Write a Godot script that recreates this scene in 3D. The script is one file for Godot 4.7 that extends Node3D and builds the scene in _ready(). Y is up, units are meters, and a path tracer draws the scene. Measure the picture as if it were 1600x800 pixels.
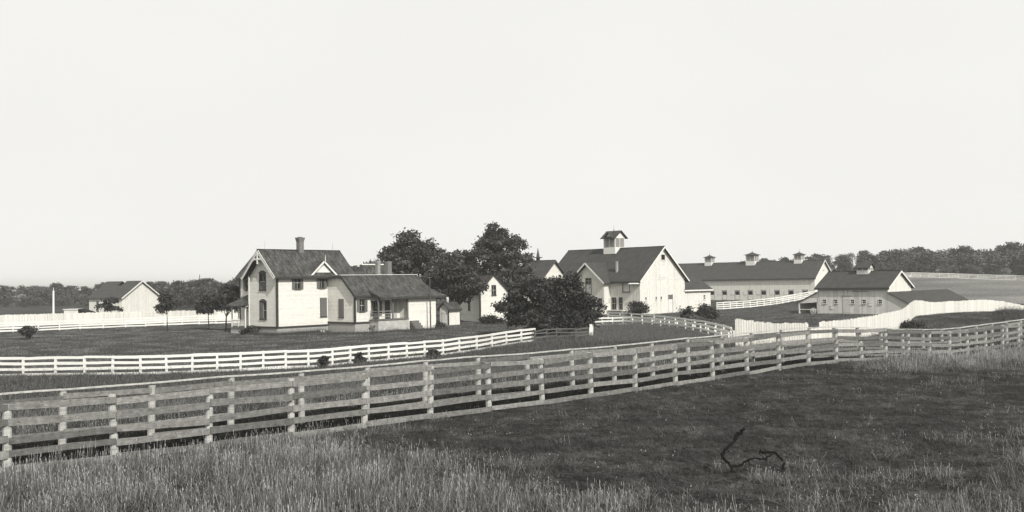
extends Node3D
# A horse farm seen from a slight height: a double board fence, white fences, a farmhouse, barns and woods.

var taken := {}
var mats := {}
var tex := {}
var land_noise := FastNoiseLite.new()

# ------------------------------------------------------------------ mesh builder
class MB:
	var v := PackedVector3Array()
	var n := PackedVector3Array()
	var uv := PackedVector2Array()
	var c := PackedColorArray()
	var col := Color(1, 1, 1)
	var off := Vector2.ZERO
	func tri(a: Vector3, b: Vector3, d: Vector3, ua := Vector2.ZERO, ub := Vector2.ZERO, ud := Vector2.ZERO):
		var nn := (b - a).cross(d - a).normalized()
		v.append(a); v.append(d); v.append(b)
		n.append(nn); n.append(nn); n.append(nn)
		uv.append(ua); uv.append(ud); uv.append(ub)
		c.append(col); c.append(col); c.append(col)
	# corners run counter-clockwise seen from outside
	func quad(a: Vector3, b: Vector3, d: Vector3, e: Vector3):
		var l := (b - a).length()
		var h := (e - a).length()
		var k := ((d - e).dot((b - a).normalized()) if l > 0.0 else 0.0)
		var s := ((e - a).dot((b - a).normalized()) if l > 0.0 else 0.0)
		tri(a, b, d, off, off + Vector2(l, 0), off + Vector2(s + k, h))
		tri(a, d, e, off, off + Vector2(s + k, h), off + Vector2(s, h))
	func hexa(p: Array):
		# p: four bottom corners counter-clockwise from above, then the four above them
		quad(p[0], p[1], p[5], p[4]); quad(p[1], p[2], p[6], p[5]); quad(p[2], p[3], p[7], p[6]); quad(p[3], p[0], p[4], p[7])
		quad(p[4], p[5], p[6], p[7]); quad(p[3], p[2], p[1], p[0])
	func box(a: Vector3, b: Vector3):
		var lo := Vector3(min(a.x, b.x), min(a.y, b.y), min(a.z, b.z))
		var hi := Vector3(max(a.x, b.x), max(a.y, b.y), max(a.z, b.z))
		hexa([Vector3(lo.x, lo.y, hi.z), Vector3(hi.x, lo.y, hi.z), Vector3(hi.x, lo.y, lo.z), Vector3(lo.x, lo.y, lo.z),
			Vector3(lo.x, hi.y, hi.z), Vector3(hi.x, hi.y, hi.z), Vector3(hi.x, hi.y, lo.z), Vector3(lo.x, hi.y, lo.z)])
	func beam(a: Vector3, b: Vector3, w: float, h: float, up := Vector3.UP):
		var f := (b - a).normalized()
		var s := f.cross(up).normalized() * w * 0.5
		var u := s.normalized().cross(f).normalized() * h * 0.5
		hexa([a + s - u, b + s - u, b - s - u, a - s - u, a + s + u, b + s + u, b - s + u, a - s + u])
	func tube(a: Vector3, b: Vector3, r0: float, r1: float, k := 6, cap := true):
		var f := (b - a).normalized()
		var s := f.cross(Vector3(0.3, 0.1, 0.9) if abs(f.y) > 0.9 else Vector3.UP).normalized()
		var t := f.cross(s)
		for i in k:
			var a0 := TAU * i / k
			var a1 := TAU * (i + 1) / k
			var d0 := s * cos(a0) + t * sin(a0)
			var d1 := s * cos(a1) + t * sin(a1)
			quad(a + d1 * r0, a + d0 * r0, b + d0 * r1, b + d1 * r1)
			if cap: tri(b + d1 * r1, b + d0 * r1, b)
	func mesh() -> ArrayMesh:
		var a := []
		a.resize(Mesh.ARRAY_MAX)
		a[Mesh.ARRAY_VERTEX] = v; a[Mesh.ARRAY_NORMAL] = n; a[Mesh.ARRAY_TEX_UV] = uv; a[Mesh.ARRAY_COLOR] = c
		var m := ArrayMesh.new()
		m.add_surface_from_arrays(Mesh.PRIMITIVE_TRIANGLES, a)
		return m

# ------------------------------------------------------------------ scene helpers
func numbered(called: String) -> String:
	var k: int = taken.get(called, 0)
	taken[called] = k + 1
	return called if k == 0 else "%s_%03d" % [called, k]

func tag(o: Node, label: String, category: String, group := "", kind := ""):
	if label: o.set_meta("label", label)
	if category: o.set_meta("category", category)
	if group: o.set_meta("group", group)
	if kind: o.set_meta("kind", kind)

func thing(called: String, label: String, category: String, at := Vector3.ZERO, turn := 0.0, group := "") -> Node3D:
	var o := Node3D.new()
	o.name = numbered(called)
	add_child(o)
	o.position = at
	o.rotation.y = turn
	tag(o, label, category, group)
	return o

func part(parent: Node, called: String, m, material: Material, xf := Transform3D.IDENTITY) -> MeshInstance3D:
	var o := MeshInstance3D.new()
	o.mesh = m.mesh() if m is MB else m
	o.material_override = material
	o.transform = xf
	o.name = called
	parent.add_child(o, true)
	return o

func struct(called: String, m, material: Material) -> MeshInstance3D:
	var o := part(self, called, m, material)
	o.set_meta("kind", "structure")
	return o

func grey(v: float) -> Color:
	return Color(v, v * 0.993, v * 0.965)

func sgrey(v: float) -> Color:
	return grey(v).linear_to_srgb()

func sm(a: float, b: float, t: float) -> float:
	t = clamp((t - a) / (b - a), 0.0, 1.0)
	return t * t * (3.0 - 2.0 * t)

# height of the land; d is the distance in front of the camera (world z = -d)
func land(x: float, d: float) -> float:
	var q := -0.662 * (x + 10.58) + 0.751 * (d - 20.1)
	var y := -1.6 * sm(4, 20, q) - 0.4 * sm(150, 260, d)
	y += 5.6 * sm(160, 310, d) * sm(75, 130, x) * (1.0 - 0.42 * sm(112, 178, x))
	y += 1.2 * exp(-pow((x - 54.0) / 11.0, 2) - pow((d - 108.0) / 9.0, 2))
	y += 0.12 * exp(-pow((x - 12.0) / 8.0, 2) - pow((d - 41.0) / 8.0, 2))
	y += 1.5 * exp(-pow((x - 63.0) / 15.0, 2) - pow((d - 188.0) / 22.0, 2))
	y -= 0.5 * sm(13, 23, x) * exp(-pow((d - 52.0) / 12.0, 2))
	y -= 2.0 * sm(66, 79, x) * exp(-pow((d - 134.0) / 11.0, 2))
	y += 0.05 * land_noise.get_noise_2d(x * 3.0, d * 3.0)
	return y

func P(x: float, d: float, h := 0.0) -> Vector3:
	return Vector3(x, land(x, d) + h, -d)

# ------------------------------------------------------------------ textures and materials
func noise_fn(f: float, sd: int, oct := 4) -> FastNoiseLite:
	var nz := FastNoiseLite.new()
	nz.noise_type = FastNoiseLite.TYPE_SIMPLEX_SMOOTH
	nz.frequency = f; nz.seed = sd; nz.fractal_octaves = oct
	return nz

func gimg(w: int, h: int, fn: Callable) -> ImageTexture:
	var im := Image.create(w, h, false, Image.FORMAT_RGB8)
	for j in h:
		for i in w:
			var t: float = clamp(fn.call(i, j), 0.0, 1.0)
			im.set_pixel(i, j, Color(t, t * 0.996, t * 0.982))
	im.generate_mipmaps()
	return ImageTexture.create_from_image(im)

func make_textures():
	var a := noise_fn(0.02, 1)
	var b := noise_fn(0.09, 2)
	var fine := noise_fn(0.3, 3, 2)
	# weathered board: grain along u, knots and water stains
	var knots := []
	var r := RandomNumberGenerator.new(); r.seed = 5
	for i in 22: knots.append(Vector2(r.randf() * 512, r.randf() * 128))
	tex.wood = gimg(512, 128, func(i, j):
		var t := 0.76 + 0.14 * b.get_noise_2d(i * 0.10, j * 2.2) + 0.13 * a.get_noise_2d(i * 0.9, j * 0.7) + 0.12 * fine.get_noise_2d(i * 0.12, j)
		for k in knots:
			var e: float = Vector2((i - k.x) * 0.7, j - k.y).length()
			if e < 4.0: t -= 0.34 * (1.0 - e / 4.0)
		return t)
	# painted boards with dirt and worn patches
	tex.paint = gimg(256, 256, func(i, j): return 0.94 + 0.04 * a.get_noise_2d(i, j) + 0.06 * b.get_noise_2d(i * 0.4, j * 2.0))
	tex.oldpaint = gimg(256, 256, func(i, j): return 0.92 + 0.05 * a.get_noise_2d(i * 1.6, j * 0.4) + 0.08 * b.get_noise_2d(i * 2.0, j * 0.25))
	# wood shingles: courses with broken joints and streaks that run down the slope
	tex.shingle = gimg(512, 512, func(i, j):
		var row := int(j / 12.0)
		var cell := int((i + (row * 37) % 19) / 9.0)
		var hsh := fmod(abs(sin(row * 12.99 + cell * 78.23) * 43758.5), 1.0)
		var t := 0.62 + 0.22 * (hsh - 0.5) + 0.30 * a.get_noise_2d(i * 1.4, j * 0.35) + 0.15 * b.get_noise_2d(i * 1.1, j * 0.3)
		if j % 12 == 0: t -= 0.16
		return t)
	tex.stone = gimg(256, 256, func(i, j): return 0.66 + 0.35 * b.get_noise_2d(i * 0.7, j * 0.9) + 0.12 * fine.get_noise_2d(i, j))
	# turf: fine blades, tufts, bare spots; wraps by mirroring the noise
	tex.turf = gimg(512, 512, func(i, j):
		var x: float = abs(i - 256.0) * 1.0
		var y: float = abs(j - 256.0) * 1.0
		return 0.62 + 0.34 * fine.get_noise_2d(x * 1.5, y * 1.5) + 0.40 * b.get_noise_2d(x, y) + 0.30 * a.get_noise_2d(x, y))
	tex.roll = gimg(256, 256, func(i, j): return 0.78 + 0.10 * a.get_noise_2d(i, j) + 0.10 * fine.get_noise_2d(i, j * 0.7))

func mat(called: String, v: float, t = "", scale := Vector3.ONE, rough := 0.9, mode := "tri") -> StandardMaterial3D:
	var m := StandardMaterial3D.new()
	m.albedo_color = sgrey(v)
	m.roughness = rough
	m.metallic_specular = 0.3
	if t:
		m.albedo_texture = tex[t]
		m.uv1_scale = scale
		if mode == "tri": m.uv1_triplanar = true
		if mode == "world":
			m.uv1_triplanar = true; m.uv1_world_triplanar = true
	mats[called] = m
	return m

func vmat(called: String, rough := 0.8, back := 0.0) -> StandardMaterial3D:
	var m := StandardMaterial3D.new()
	m.vertex_color_use_as_albedo = true
	m.roughness = rough
	m.metallic_specular = 0.2
	m.cull_mode = BaseMaterial3D.CULL_DISABLED
	if back > 0.0:
		m.backlight_enabled = true
		m.backlight = sgrey(back)
	mats[called] = m
	return m

func make_materials():
	for i in 4:
		mat("rail%d" % i, [0.30, 0.42, 0.22, 0.36][i], "wood", Vector3(1, 1, 1), 0.9, "uv")
		mat("white%d" % i, [0.84, 0.82, 0.86, 0.79][i], "paint", Vector3(0.6, 0.6, 0.6), 0.75, "tri").vertex_color_use_as_albedo = true
	mat("post", 0.72, "wood", Vector3(0.7, 2, 1), 0.9, "uv")
	mat("oldpost", 0.16, "wood", Vector3(0.7, 2, 1), 0.9, "uv")
	mat("clap", 0.82, "paint", Vector3(0.25, 0.25, 0.25), 0.7)
	mat("barnwhite", 0.82, "oldpaint", Vector3(0.22, 0.22, 0.22), 0.85)
	mats.clap.vertex_color_use_as_albedo = true
	mats.barnwhite.vertex_color_use_as_albedo = true
	for i in 4: mat("plank%d" % i, [0.66, 0.78, 0.72, 0.60][i], "oldpaint", Vector3(0.5, 0.5, 0.5), 0.9)
	mat("shingle", 0.17, "shingle", Vector3(0.16, 0.16, 1), 0.95, "uv")
	mat("roofing", 0.085, "roll", Vector3(0.12, 0.12, 1), 0.9, "uv")
	mat("stone", 0.85, "stone", Vector3(0.5, 0.5, 0.5), 0.95)
	mat("plaster", 0.72, "roll", Vector3(0.25, 0.25, 0.25), 0.95)
	mat("trim", 0.05, "paint", Vector3.ONE, 0.7)
	mat("trimwhite", 0.8, "paint", Vector3.ONE, 0.7)
	mat("shutter", 0.17, "oldpaint", Vector3.ONE, 0.8)
	mat("shutter_dark", 0.09, "oldpaint", Vector3.ONE, 0.8)
	mat("louvre", 0.33, "oldpaint", Vector3.ONE, 0.8)
	mat("sash", 0.45, "paint", Vector3.ONE, 0.7)
	mat("door", 0.5, "oldpaint", Vector3.ONE, 0.8)
	mat("brick", 0.42, "stone", Vector3(1.2, 2.0, 1.2), 0.95)
	mat("brick_light", 0.7, "stone", Vector3(1.2, 2.0, 1.2), 0.95)
	mat("iron", 0.12, "roll", Vector3.ONE, 0.6)
	mat("bark", 0.09, "stone", Vector3(1, 0.4, 1), 0.95)
	mat("deadwood", 0.014, "wood", Vector3(2, 2, 1), 0.95, "uv")
	mat("gravel", 0.30, "turf", Vector3(0.25, 0.25, 0.25), 0.95, "world")
	mat("dark", 0.008)
	var gl := mat("glass", 0.015, "", Vector3.ONE, 0.25)
	gl.metallic_specular = 0.25
	var gr := vmat("ground", 0.95)
	gr.albedo_texture = tex.turf
	gr.uv1_triplanar = true; gr.uv1_world_triplanar = true
	gr.uv1_scale = Vector3(0.11, 0.11, 0.11)
	vmat("leaf", 0.6, 0.015).metallic_specular = 0.3
	vmat("grass", 0.8, 0.03)

# ------------------------------------------------------------------ building kit
# wall frames in a building's own axes: x along the ridge, +z towards the front, y up
func front_at(x: float, z: float) -> Transform3D: return Transform3D(Basis(Vector3(1, 0, 0), Vector3(0, 1, 0), Vector3(0, 0, 1)), Vector3(x, 0, z))
func left_at(x: float, z: float) -> Transform3D: return Transform3D(Basis(Vector3(0, 0, 1), Vector3(0, 1, 0), Vector3(-1, 0, 0)), Vector3(x, 0, z))
func right_at(x: float, z: float) -> Transform3D: return Transform3D(Basis(Vector3(0, 0, -1), Vector3(0, 1, 0), Vector3(1, 0, 0)), Vector3(x, 0, z))
func back_at(x: float, z: float) -> Transform3D: return Transform3D(Basis(Vector3(-1, 0, 0), Vector3(0, 1, 0), Vector3(0, 0, -1)), Vector3(x, 0, z))

func rect_poly(r: Rect2) -> PackedVector2Array:
	return PackedVector2Array([r.position, Vector2(r.end.x, r.position.y), r.end, Vector2(r.position.x, r.end.y)])

# siding as real courses: style "clap" lapped boards, "vert" upright boards with open joints
func wall(parent: Node, xf: Transform3D, outline: PackedVector2Array, holes: Array, style: String, pitch: float, material, sd := 1, split := false, called := "wall"):
	var r := RandomNumberGenerator.new(); r.seed = sd
	var lo := Vector2(1e9, 1e9)
	var hi := Vector2(-1e9, -1e9)
	for p in outline:
		lo = lo.min(p); hi = hi.max(p)
	var mb := MB.new()
	var a := lo.y if style == "clap" else lo.x
	var b := hi.y if style == "clap" else hi.x
	var count := int(ceil((b - a) / pitch))
	var root: Node = null
	for k in count:
		var t := a + k * pitch
		var strip: Rect2
		var lift := r.randf() * 0.012
		if style == "clap": strip = Rect2(lo.x - 1, t, hi.x - lo.x + 2, pitch)
		else: strip = Rect2(t + 0.004, lo.y - 1, pitch - 0.010, hi.y - lo.y + 2)
		var polys := Geometry2D.intersect_polygons(rect_poly(strip), outline)
		for h in holes:
			var nxt: Array[PackedVector2Array] = []
			for p in polys: nxt.append_array(Geometry2D.clip_polygons(p, rect_poly(h)))
			polys = nxt
		if split: mb = MB.new()
		mb.col = grey(1.0 - 0.13 * r.randf() * r.randf())
		for p in polys:
			if p.size() < 3 or Geometry2D.is_polygon_clockwise(p): continue
			var ix := Geometry2D.triangulate_polygon(p)
			for i in range(0, ix.size(), 3):
				var q := [p[ix[i]], p[ix[i + 1]], p[ix[i + 2]]]
				var w := []
				for e in q: w.append(Vector3(e.x, e.y, (0.022 * (1.0 - (e.y - t) / pitch)) if style == "clap" else lift))
				if (q[1] - q[0]).cross(q[2] - q[0]) < 0: mb.tri(w[0], w[2], w[1])
				else: mb.tri(w[0], w[1], w[2])
			if style != "clap" or split:
				for i in p.size():
					var e0: Vector2 = p[i]
					var e1: Vector2 = p[(i + 1) % p.size()]
					mb.quad(Vector3(e0.x, e0.y, -0.02), Vector3(e1.x, e1.y, -0.02), Vector3(e1.x, e1.y, lift), Vector3(e0.x, e0.y, lift))
		if split and mb.v.size() > 0:
			var m = material[r.randi() % material.size()]
			part(parent, "board", mb, m, xf)
	if not split:
		root = part(parent, called, mb, material, xf)
	return root

func gable_poly(w: float, yb: float, he: float, hr: float) -> PackedVector2Array:
	return PackedVector2Array([Vector2(0, yb), Vector2(w, yb), Vector2(w, he), Vector2(w / 2, hr), Vector2(0, he)])

func box_poly(w: float, yb: float, yt: float) -> PackedVector2Array:
	return PackedVector2Array([Vector2(0, yb), Vector2(w, yb), Vector2(w, yt), Vector2(0, yt)])

# a roof plane: ridge start, ridge end, eave end, eave start
func roof_plane(mb: MB, a: Vector3, b: Vector3, c: Vector3, d: Vector3, th := 0.12, sd := 0):
	var nu := int(clamp((b - a).length() / 1.2, 2, 26))
	var nv := 5
	var g := []
	for j in nv + 1:
		var row := []
		for i in nu + 1:
			var p: Vector3 = a.lerp(b, float(i) / nu).lerp(d.lerp(c, float(i) / nu), float(j) / nv)
			p.y += 0.03 * land_noise.get_noise_2d(i * 9.0 + sd * 31.0, j * 9.0)
			row.append(p)
		g.append(row)
	var len_u := (b - a).length() / nu
	var len_v := (d - a).length() / nv
	var flip := (d - a).cross(b - a).y < 0
	var dn := Vector3(0, -th, 0)
	for j in nv:
		for i in nu:
			var p0: Vector3 = g[j][i]
			var p1: Vector3 = g[j][i + 1]
			var p2: Vector3 = g[j + 1][i + 1]
			var p3: Vector3 = g[j + 1][i]
			var u0 := Vector2(i * len_u + sd * 1.7, j * len_v)
			var u1 := u0 + Vector2(len_u, 0)
			var u2 := u0 + Vector2(len_u, len_v)
			var u3 := u0 + Vector2(0, len_v)
			if flip:
				mb.tri(p0, p1, p2, u0, u1, u2); mb.tri(p0, p2, p3, u0, u2, u3)
			else:
				mb.tri(p0, p2, p1, u0, u2, u1); mb.tri(p0, p3, p2, u0, u3, u2)
			mb.tri(p0 + dn, p1 + dn, p2 + dn); mb.tri(p0 + dn, p2 + dn, p3 + dn)
	for i in nu:
		mb.quad(g[nv][i] + dn, g[nv][i + 1] + dn, g[nv][i + 1], g[nv][i])
		mb.quad(g[0][i] + dn, g[0][i + 1] + dn, g[0][i + 1], g[0][i])
	for j in nv:
		mb.quad(g[j][0] + dn, g[j + 1][0] + dn, g[j + 1][0], g[j][0])
		mb.quad(g[j][nu] + dn, g[j + 1][nu] + dn, g[j + 1][nu], g[j][nu])

# o: x0 x1 zf zb yb he hr ovg ove roof walls{front,left,right,back: [style, pitch, material, holes]} rake
func gable(parent: Node, o: Dictionary):
	var zm: float = (o.zf + o.zb) / 2.0
	var half: float = (o.zf - o.zb) / 2.0
	var slope: float = (o.hr - o.he) / half
	var w: Dictionary = o.walls
	var lenx: float = o.x1 - o.x0
	var sd := int(lenx * 100) % 91
	if w.has("front"): wall(parent, front_at(o.x0, o.zf), box_poly(lenx, o.yb, o.he), w.front[3], w.front[0], w.front[1], w.front[2], sd, w.front.size() > 4)
	if w.has("back"): wall(parent, back_at(o.x1, o.zb), box_poly(lenx, o.yb, o.he), w.back[3], w.back[0], w.back[1], w.back[2], sd + 1)
	if w.has("left"): wall(parent, left_at(o.x0, o.zb), gable_poly(half * 2, o.yb, o.he, o.hr), w.left[3], w.left[0], w.left[1], w.left[2], sd + 2)
	if w.has("right"): wall(parent, right_at(o.x1, o.zf), gable_poly(half * 2, o.yb, o.he, o.hr), w.right[3], w.right[0], w.right[1], w.right[2], sd + 3)
	var up := 0.14
	var xa: float = o.x0 - o.get("ovl", o.ovg)
	var xb: float = o.x1 + o.get("ovr", o.ovg)
	var ey: float = o.he - slope * o.ove + up
	var mb := MB.new()
	roof_plane(mb, Vector3(xa, o.hr + up, zm), Vector3(xb, o.hr + up, zm), Vector3(xb, ey, o.zf + o.ove), Vector3(xa, ey, o.zf + o.ove), 0.12, sd)
	roof_plane(mb, Vector3(xa, o.hr + up, zm), Vector3(xb, o.hr + up, zm), Vector3(xb, ey, o.zb - o.ove), Vector3(xa, ey, o.zb - o.ove), 0.12, sd + 5)
	var rf := part(parent, "roof", mb, o.roof)
	var cap := MB.new()
	cap.beam(Vector3(xa, o.hr + up + 0.03, zm), Vector3(xb, o.hr + up + 0.03, zm), 0.24, 0.05)
	part(rf, "ridge_cap", cap, o.get("cap", o.roof))
	if o.has("rake"):
		for x in [[xa, -0.025], [xb, 0.025]]:
			for s in [1.0, -1.0]:
				var e: float = o.zf + o.ove if s > 0 else o.zb - o.ove
				var bm := MB.new()
				bm.beam(Vector3(x[0] + x[1], ey - 0.13, e), Vector3(x[0] + x[1], o.hr + up - 0.13, zm), 0.04, 0.22, Vector3.UP)
				part(rf, "rake_board", bm, o.rake)
	if o.has("fascia"):
		for e in [o.zf + o.ove + 0.02, o.zb - o.ove - 0.02]:
			var fm := MB.new()
			fm.box(Vector3(xa, ey - 0.28, e - 0.015), Vector3(xb, ey - 0.06, e + 0.015))
			part(rf, "eave_board", fm, o.fascia)
	return rf

# a window (its casing is the part) with pane, glazing bars and sill; shutters are parts of the building
func window(parent: Node, xf: Transform3D, s: float, y0: float, y1: float, w: float, o := {}):
	var cw: float = o.get("casing", 0.12)
	var mb := MB.new()
	var x0 := s - w / 2
	var x1 := s + w / 2
	mb.box(Vector3(x0 - cw, y0 - cw, -0.10), Vector3(x0, y1 + cw, 0.055))
	mb.box(Vector3(x1, y0 - cw, -0.10), Vector3(x1 + cw, y1 + cw, 0.055))
	mb.box(Vector3(x0, y1, -0.10), Vector3(x1, y1 + cw, 0.05))
	mb.box(Vector3(x0, y0 - cw, -0.10), Vector3(x1, y0, 0.05))
	if o.get("hood", false):
		mb.hexa([Vector3(x0 - cw - 0.06, y1 + cw, 0.10), Vector3(x1 + cw + 0.06, y1 + cw, 0.10), Vector3(x1 + cw + 0.06, y1 + cw, -0.02), Vector3(x0 - cw - 0.06, y1 + cw, -0.02),
			Vector3(s - 0.25, y1 + cw + 0.26, 0.10), Vector3(s + 0.25, y1 + cw + 0.26, 0.10), Vector3(s + 0.25, y1 + cw + 0.26, -0.02), Vector3(s - 0.25, y1 + cw + 0.26, -0.02)])
	var f := part(parent, "window", mb, o.get("frame", mats.trim), xf)
	var pm := MB.new()
	pm.box(Vector3(x0, y0, -0.085), Vector3(x1, y1, -0.07))
	part(f, "pane", pm, o.get("glass", mats.glass))
	if o.get("bars", true):
		var bm := MB.new()
		bm.box(Vector3(x0, (y0 + y1) / 2 - 0.03, -0.068), Vector3(x1, (y0 + y1) / 2 + 0.03, -0.03))
		bm.box(Vector3(s - 0.02, y0, -0.068), Vector3(s + 0.02, (y0 + y1) / 2 - 0.03, -0.035))
		bm.box(Vector3(s - 0.02, (y0 + y1) / 2 + 0.03, -0.068), Vector3(s + 0.02, y1, -0.035))
		part(f, "glazing_bar", bm, o.get("bar", mats.sash))
	var sl := MB.new()
	sl.box(Vector3(x0 - cw - 0.04, y0 - cw - 0.07, -0.02), Vector3(x1 + cw + 0.04, y0 - cw, 0.12))
	part(f, "sill", sl, o.get("frame", mats.trim))
	var sh: String = o.get("shutters", "")
	if sh == "open":
		for k in [-1.0, 1.0]:
			shutter(parent, xf, s + k * (w / 2 + cw + 0.19), y0 - 0.08, y1 + 0.08, 0.36, o.get("leaf", mats.shutter), 0.06)
	elif sh == "closed":
		for k in [-1.0, 1.0]: shutter(parent, xf, s + k * w / 4, y0 - 0.04, y1 + 0.04, w / 2 + 0.02, o.get("leaf", mats.shutter), 0.06)
	return f

func shutter(parent: Node, xf: Transform3D, s: float, y0: float, y1: float, w: float, m: Material, at: float):
	var mb := MB.new()
	mb.box(Vector3(s - w / 2, y0, at), Vector3(s - w / 2 + 0.06, y1, at + 0.04))
	mb.box(Vector3(s + w / 2 - 0.06, y0, at), Vector3(s + w / 2, y1, at + 0.04))
	var k := int((y1 - y0) / 0.12)
	for i in k:
		var y := y0 + (i + 0.5) * (y1 - y0) / k
		mb.beam(Vector3(s - w / 2 + 0.06, y, at + 0.02), Vector3(s + w / 2 - 0.06, y, at + 0.02), 0.02, (y1 - y0) / k + 0.02, Vector3(0, 1, -0.5))
	part(parent, "shutter", mb, m, xf)

func plank_door(parent: Node, xf: Transform3D, s0: float, s1: float, y0: float, y1: float, m: Material, called := "door", n0 := 0.03, brace := false):
	var mb := MB.new()
	var k := int(max(2, round((s1 - s0) / 0.2)))
	for i in k:
		var a := s0 + (s1 - s0) * i / k
		mb.box(Vector3(a + 0.006, y0, n0), Vector3(a + (s1 - s0) / k - 0.006, y1, n0 + 0.03))
	var f := part(parent, called, mb, m, xf)
	for y in [y0 + (y1 - y0) * 0.15, y0 + (y1 - y0) * 0.85]:
		var bt := MB.new()
		bt.box(Vector3(s0 + 0.02, y - 0.05, n0 + 0.032), Vector3(s1 - 0.02, y + 0.05, n0 + 0.055))
		part(f, "batten", bt, m)
	if not brace: return f
	var bm := MB.new()
	bm.beam(Vector3(s0 + 0.08, y0 + (y1 - y0) * 0.18, n0 + 0.045), Vector3(s1 - 0.08, y0 + (y1 - y0) * 0.82, n0 + 0.045), 0.02, 0.1, Vector3(0, 0.5, 0))
	part(f, "brace", bm, m)
	return f

func cornerboard(parent: Node, x: float, z: float, y0: float, y1: float, m: Material, w := 0.16):
	var mb := MB.new()
	mb.box(Vector3(x - w / 2, y0, z - w / 2), Vector3(x + w / 2, y1, z + w / 2))
	part(parent, "corner_board", mb, m)

# box foundation
func plinth(parent: Node, x0: float, x1: float, zf: float, zb: float, y0: float, y1: float, m: Material, called := "foundation"):
	var mb := MB.new()
	mb.box(Vector3(x0, y0, zf), Vector3(x1, y1, zb))
	part(parent, called, mb, m)

# roof ventilator: hip = pyramid roof with flared eaves, otherwise a gable roof along x
func cupola(parent: Node, x: float, z: float, w: float, y0: float, y1: float, y2: float, hip: bool, body: Material, top: Material, lou: Material, cross := false):
	var h := w / 2
	var mb := MB.new()
	for a in [[-1, -1], [1, -1], [1, 1], [-1, 1]]:
		mb.box(Vector3(x + a[0] * h - 0.12 * a[0], y0, z + a[1] * h - 0.12 * a[1]), Vector3(x + a[0] * h, y1, z + a[1] * h))
	mb.box(Vector3(x - h - 0.02, y0 - 0.9, z - h - 0.02), Vector3(x + h + 0.02, y0 + 0.2, z + h + 0.02))
	mb.box(Vector3(x - h - 0.01, y1 - 0.14, z - h - 0.01), Vector3(x + h + 0.01, y1, z + h + 0.01))
	for s in [-1.0, 1.0]:
		mb.box(Vector3(x - 0.06, y0 + 0.2, z + s * h - 0.02), Vector3(x + 0.06, y1 - 0.14, z + s * (h + 0.004)))
		mb.box(Vector3(x + s * h - 0.02, y0 + 0.2, z - 0.06), Vector3(x + s * (h + 0.004), y1 - 0.14, z + 0.06))
	var c := part(parent, "cupola", mb, body)
	var lm := MB.new()
	var k := int(max(4, (y1 - y0 - 0.3) / 0.16))
	for i in k:
		var y := y0 + 0.2 + (i + 0.5) * (y1 - y0 - 0.34) / k
		var t: float = (y1 - y0) / k * 0.7
		lm.beam(Vector3(x - h + 0.1, y, z + h - 0.06), Vector3(x + h - 0.1, y, z + h - 0.06), 0.03, t, Vector3(0, 1, -0.6))
		lm.beam(Vector3(x - h + 0.1, y, z - h + 0.06), Vector3(x + h - 0.1, y, z - h + 0.06), 0.03, t, Vector3(0, 1, 0.6))
		lm.beam(Vector3(x - h + 0.06, y, z - h + 0.1), Vector3(x - h + 0.06, y, z + h - 0.1), 0.03, t, Vector3(0.6, 1, 0))
		lm.beam(Vector3(x + h - 0.06, y, z - h + 0.1), Vector3(x + h - 0.06, y, z + h - 0.1), 0.03, t, Vector3(-0.6, 1, 0))
	part(c, "louvre", lm, lou)
	var rm := MB.new()
	var e := h + w * 0.16
	if hip:
		var ring := [Vector3(x - e, y1, z + e), Vector3(x + e, y1, z + e), Vector3(x + e, y1, z - e), Vector3(x - e, y1, z - e)]
		var m2 := h * 0.62
		var ym := y1 + (y2 - y1) * 0.42
		var mid := [Vector3(x - m2, ym, z + m2), Vector3(x + m2, ym, z + m2), Vector3(x + m2, ym, z - m2), Vector3(x - m2, ym, z - m2)]
		for i in 4:
			var j := (i + 1) % 4
			rm.quad(ring[i], ring[j], mid[j], mid[i])
			rm.tri(mid[i], mid[j], Vector3(x, y2, z))
			rm.quad(ring[j] - Vector3(0, 0.08, 0), ring[i] - Vector3(0, 0.08, 0), ring[i], ring[j])
		rm.quad(ring[3] - Vector3(0, 0.08, 0), ring[2] - Vector3(0, 0.08, 0), ring[1] - Vector3(0, 0.08, 0), ring[0] - Vector3(0, 0.08, 0))
	else:
		roof_plane(rm, Vector3(x - e, y2, z), Vector3(x + e, y2, z), Vector3(x + e, y1 - 0.12, z + e), Vector3(x - e, y1 - 0.12, z + e), 0.1)
		roof_plane(rm, Vector3(x - e, y2, z), Vector3(x + e, y2, z), Vector3(x + e, y1 - 0.12, z - e), Vector3(x - e, y1 - 0.12, z - e), 0.1)
		var gm := MB.new()
		for s in [-1.0, 1.0]:
			var q := [Vector3(x + s * h, y1, z - h), Vector3(x + s * h, y1, z + h), Vector3(x + s * h, y2 - 0.15, z)]
			gm.tri(q[0], q[1], q[2])
		part(c, "gable_board", gm, body)
		if cross:
			var g2 := h * 0.62
			var pk := y1 + (y2 - y1) * 0.72
			for s in [-1.0, 1.0]:
				rm.quad(Vector3(x + s * g2 * 1.25, y1 - 0.1, z + e + 0.03), Vector3(x, pk, z + e + 0.03), Vector3(x, pk, z), Vector3(x + s * g2 * 1.25, y1 - 0.1, z))
			var cm := MB.new()
			cm.tri(Vector3(x - g2, y1 - 0.05, z + h + 0.03), Vector3(x + g2, y1 - 0.05, z + h + 0.03), Vector3(x, pk - 0.08, z + h + 0.03))
			part(c, "gable_board", cm, body)
	part(c, "cupola_roof", rm, top)
	var fm := MB.new()
	fm.tube(Vector3(x, y2 - 0.1, z), Vector3(x, y2 + 0.25, z), 0.09, 0.05, 6)
	fm.tube(Vector3(x, y2 + 0.25, z), Vector3(x, y2 + 1.0, z), 0.022, 0.012, 4)
	part(c, "finial", fm, mats.iron)
	return c

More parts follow.
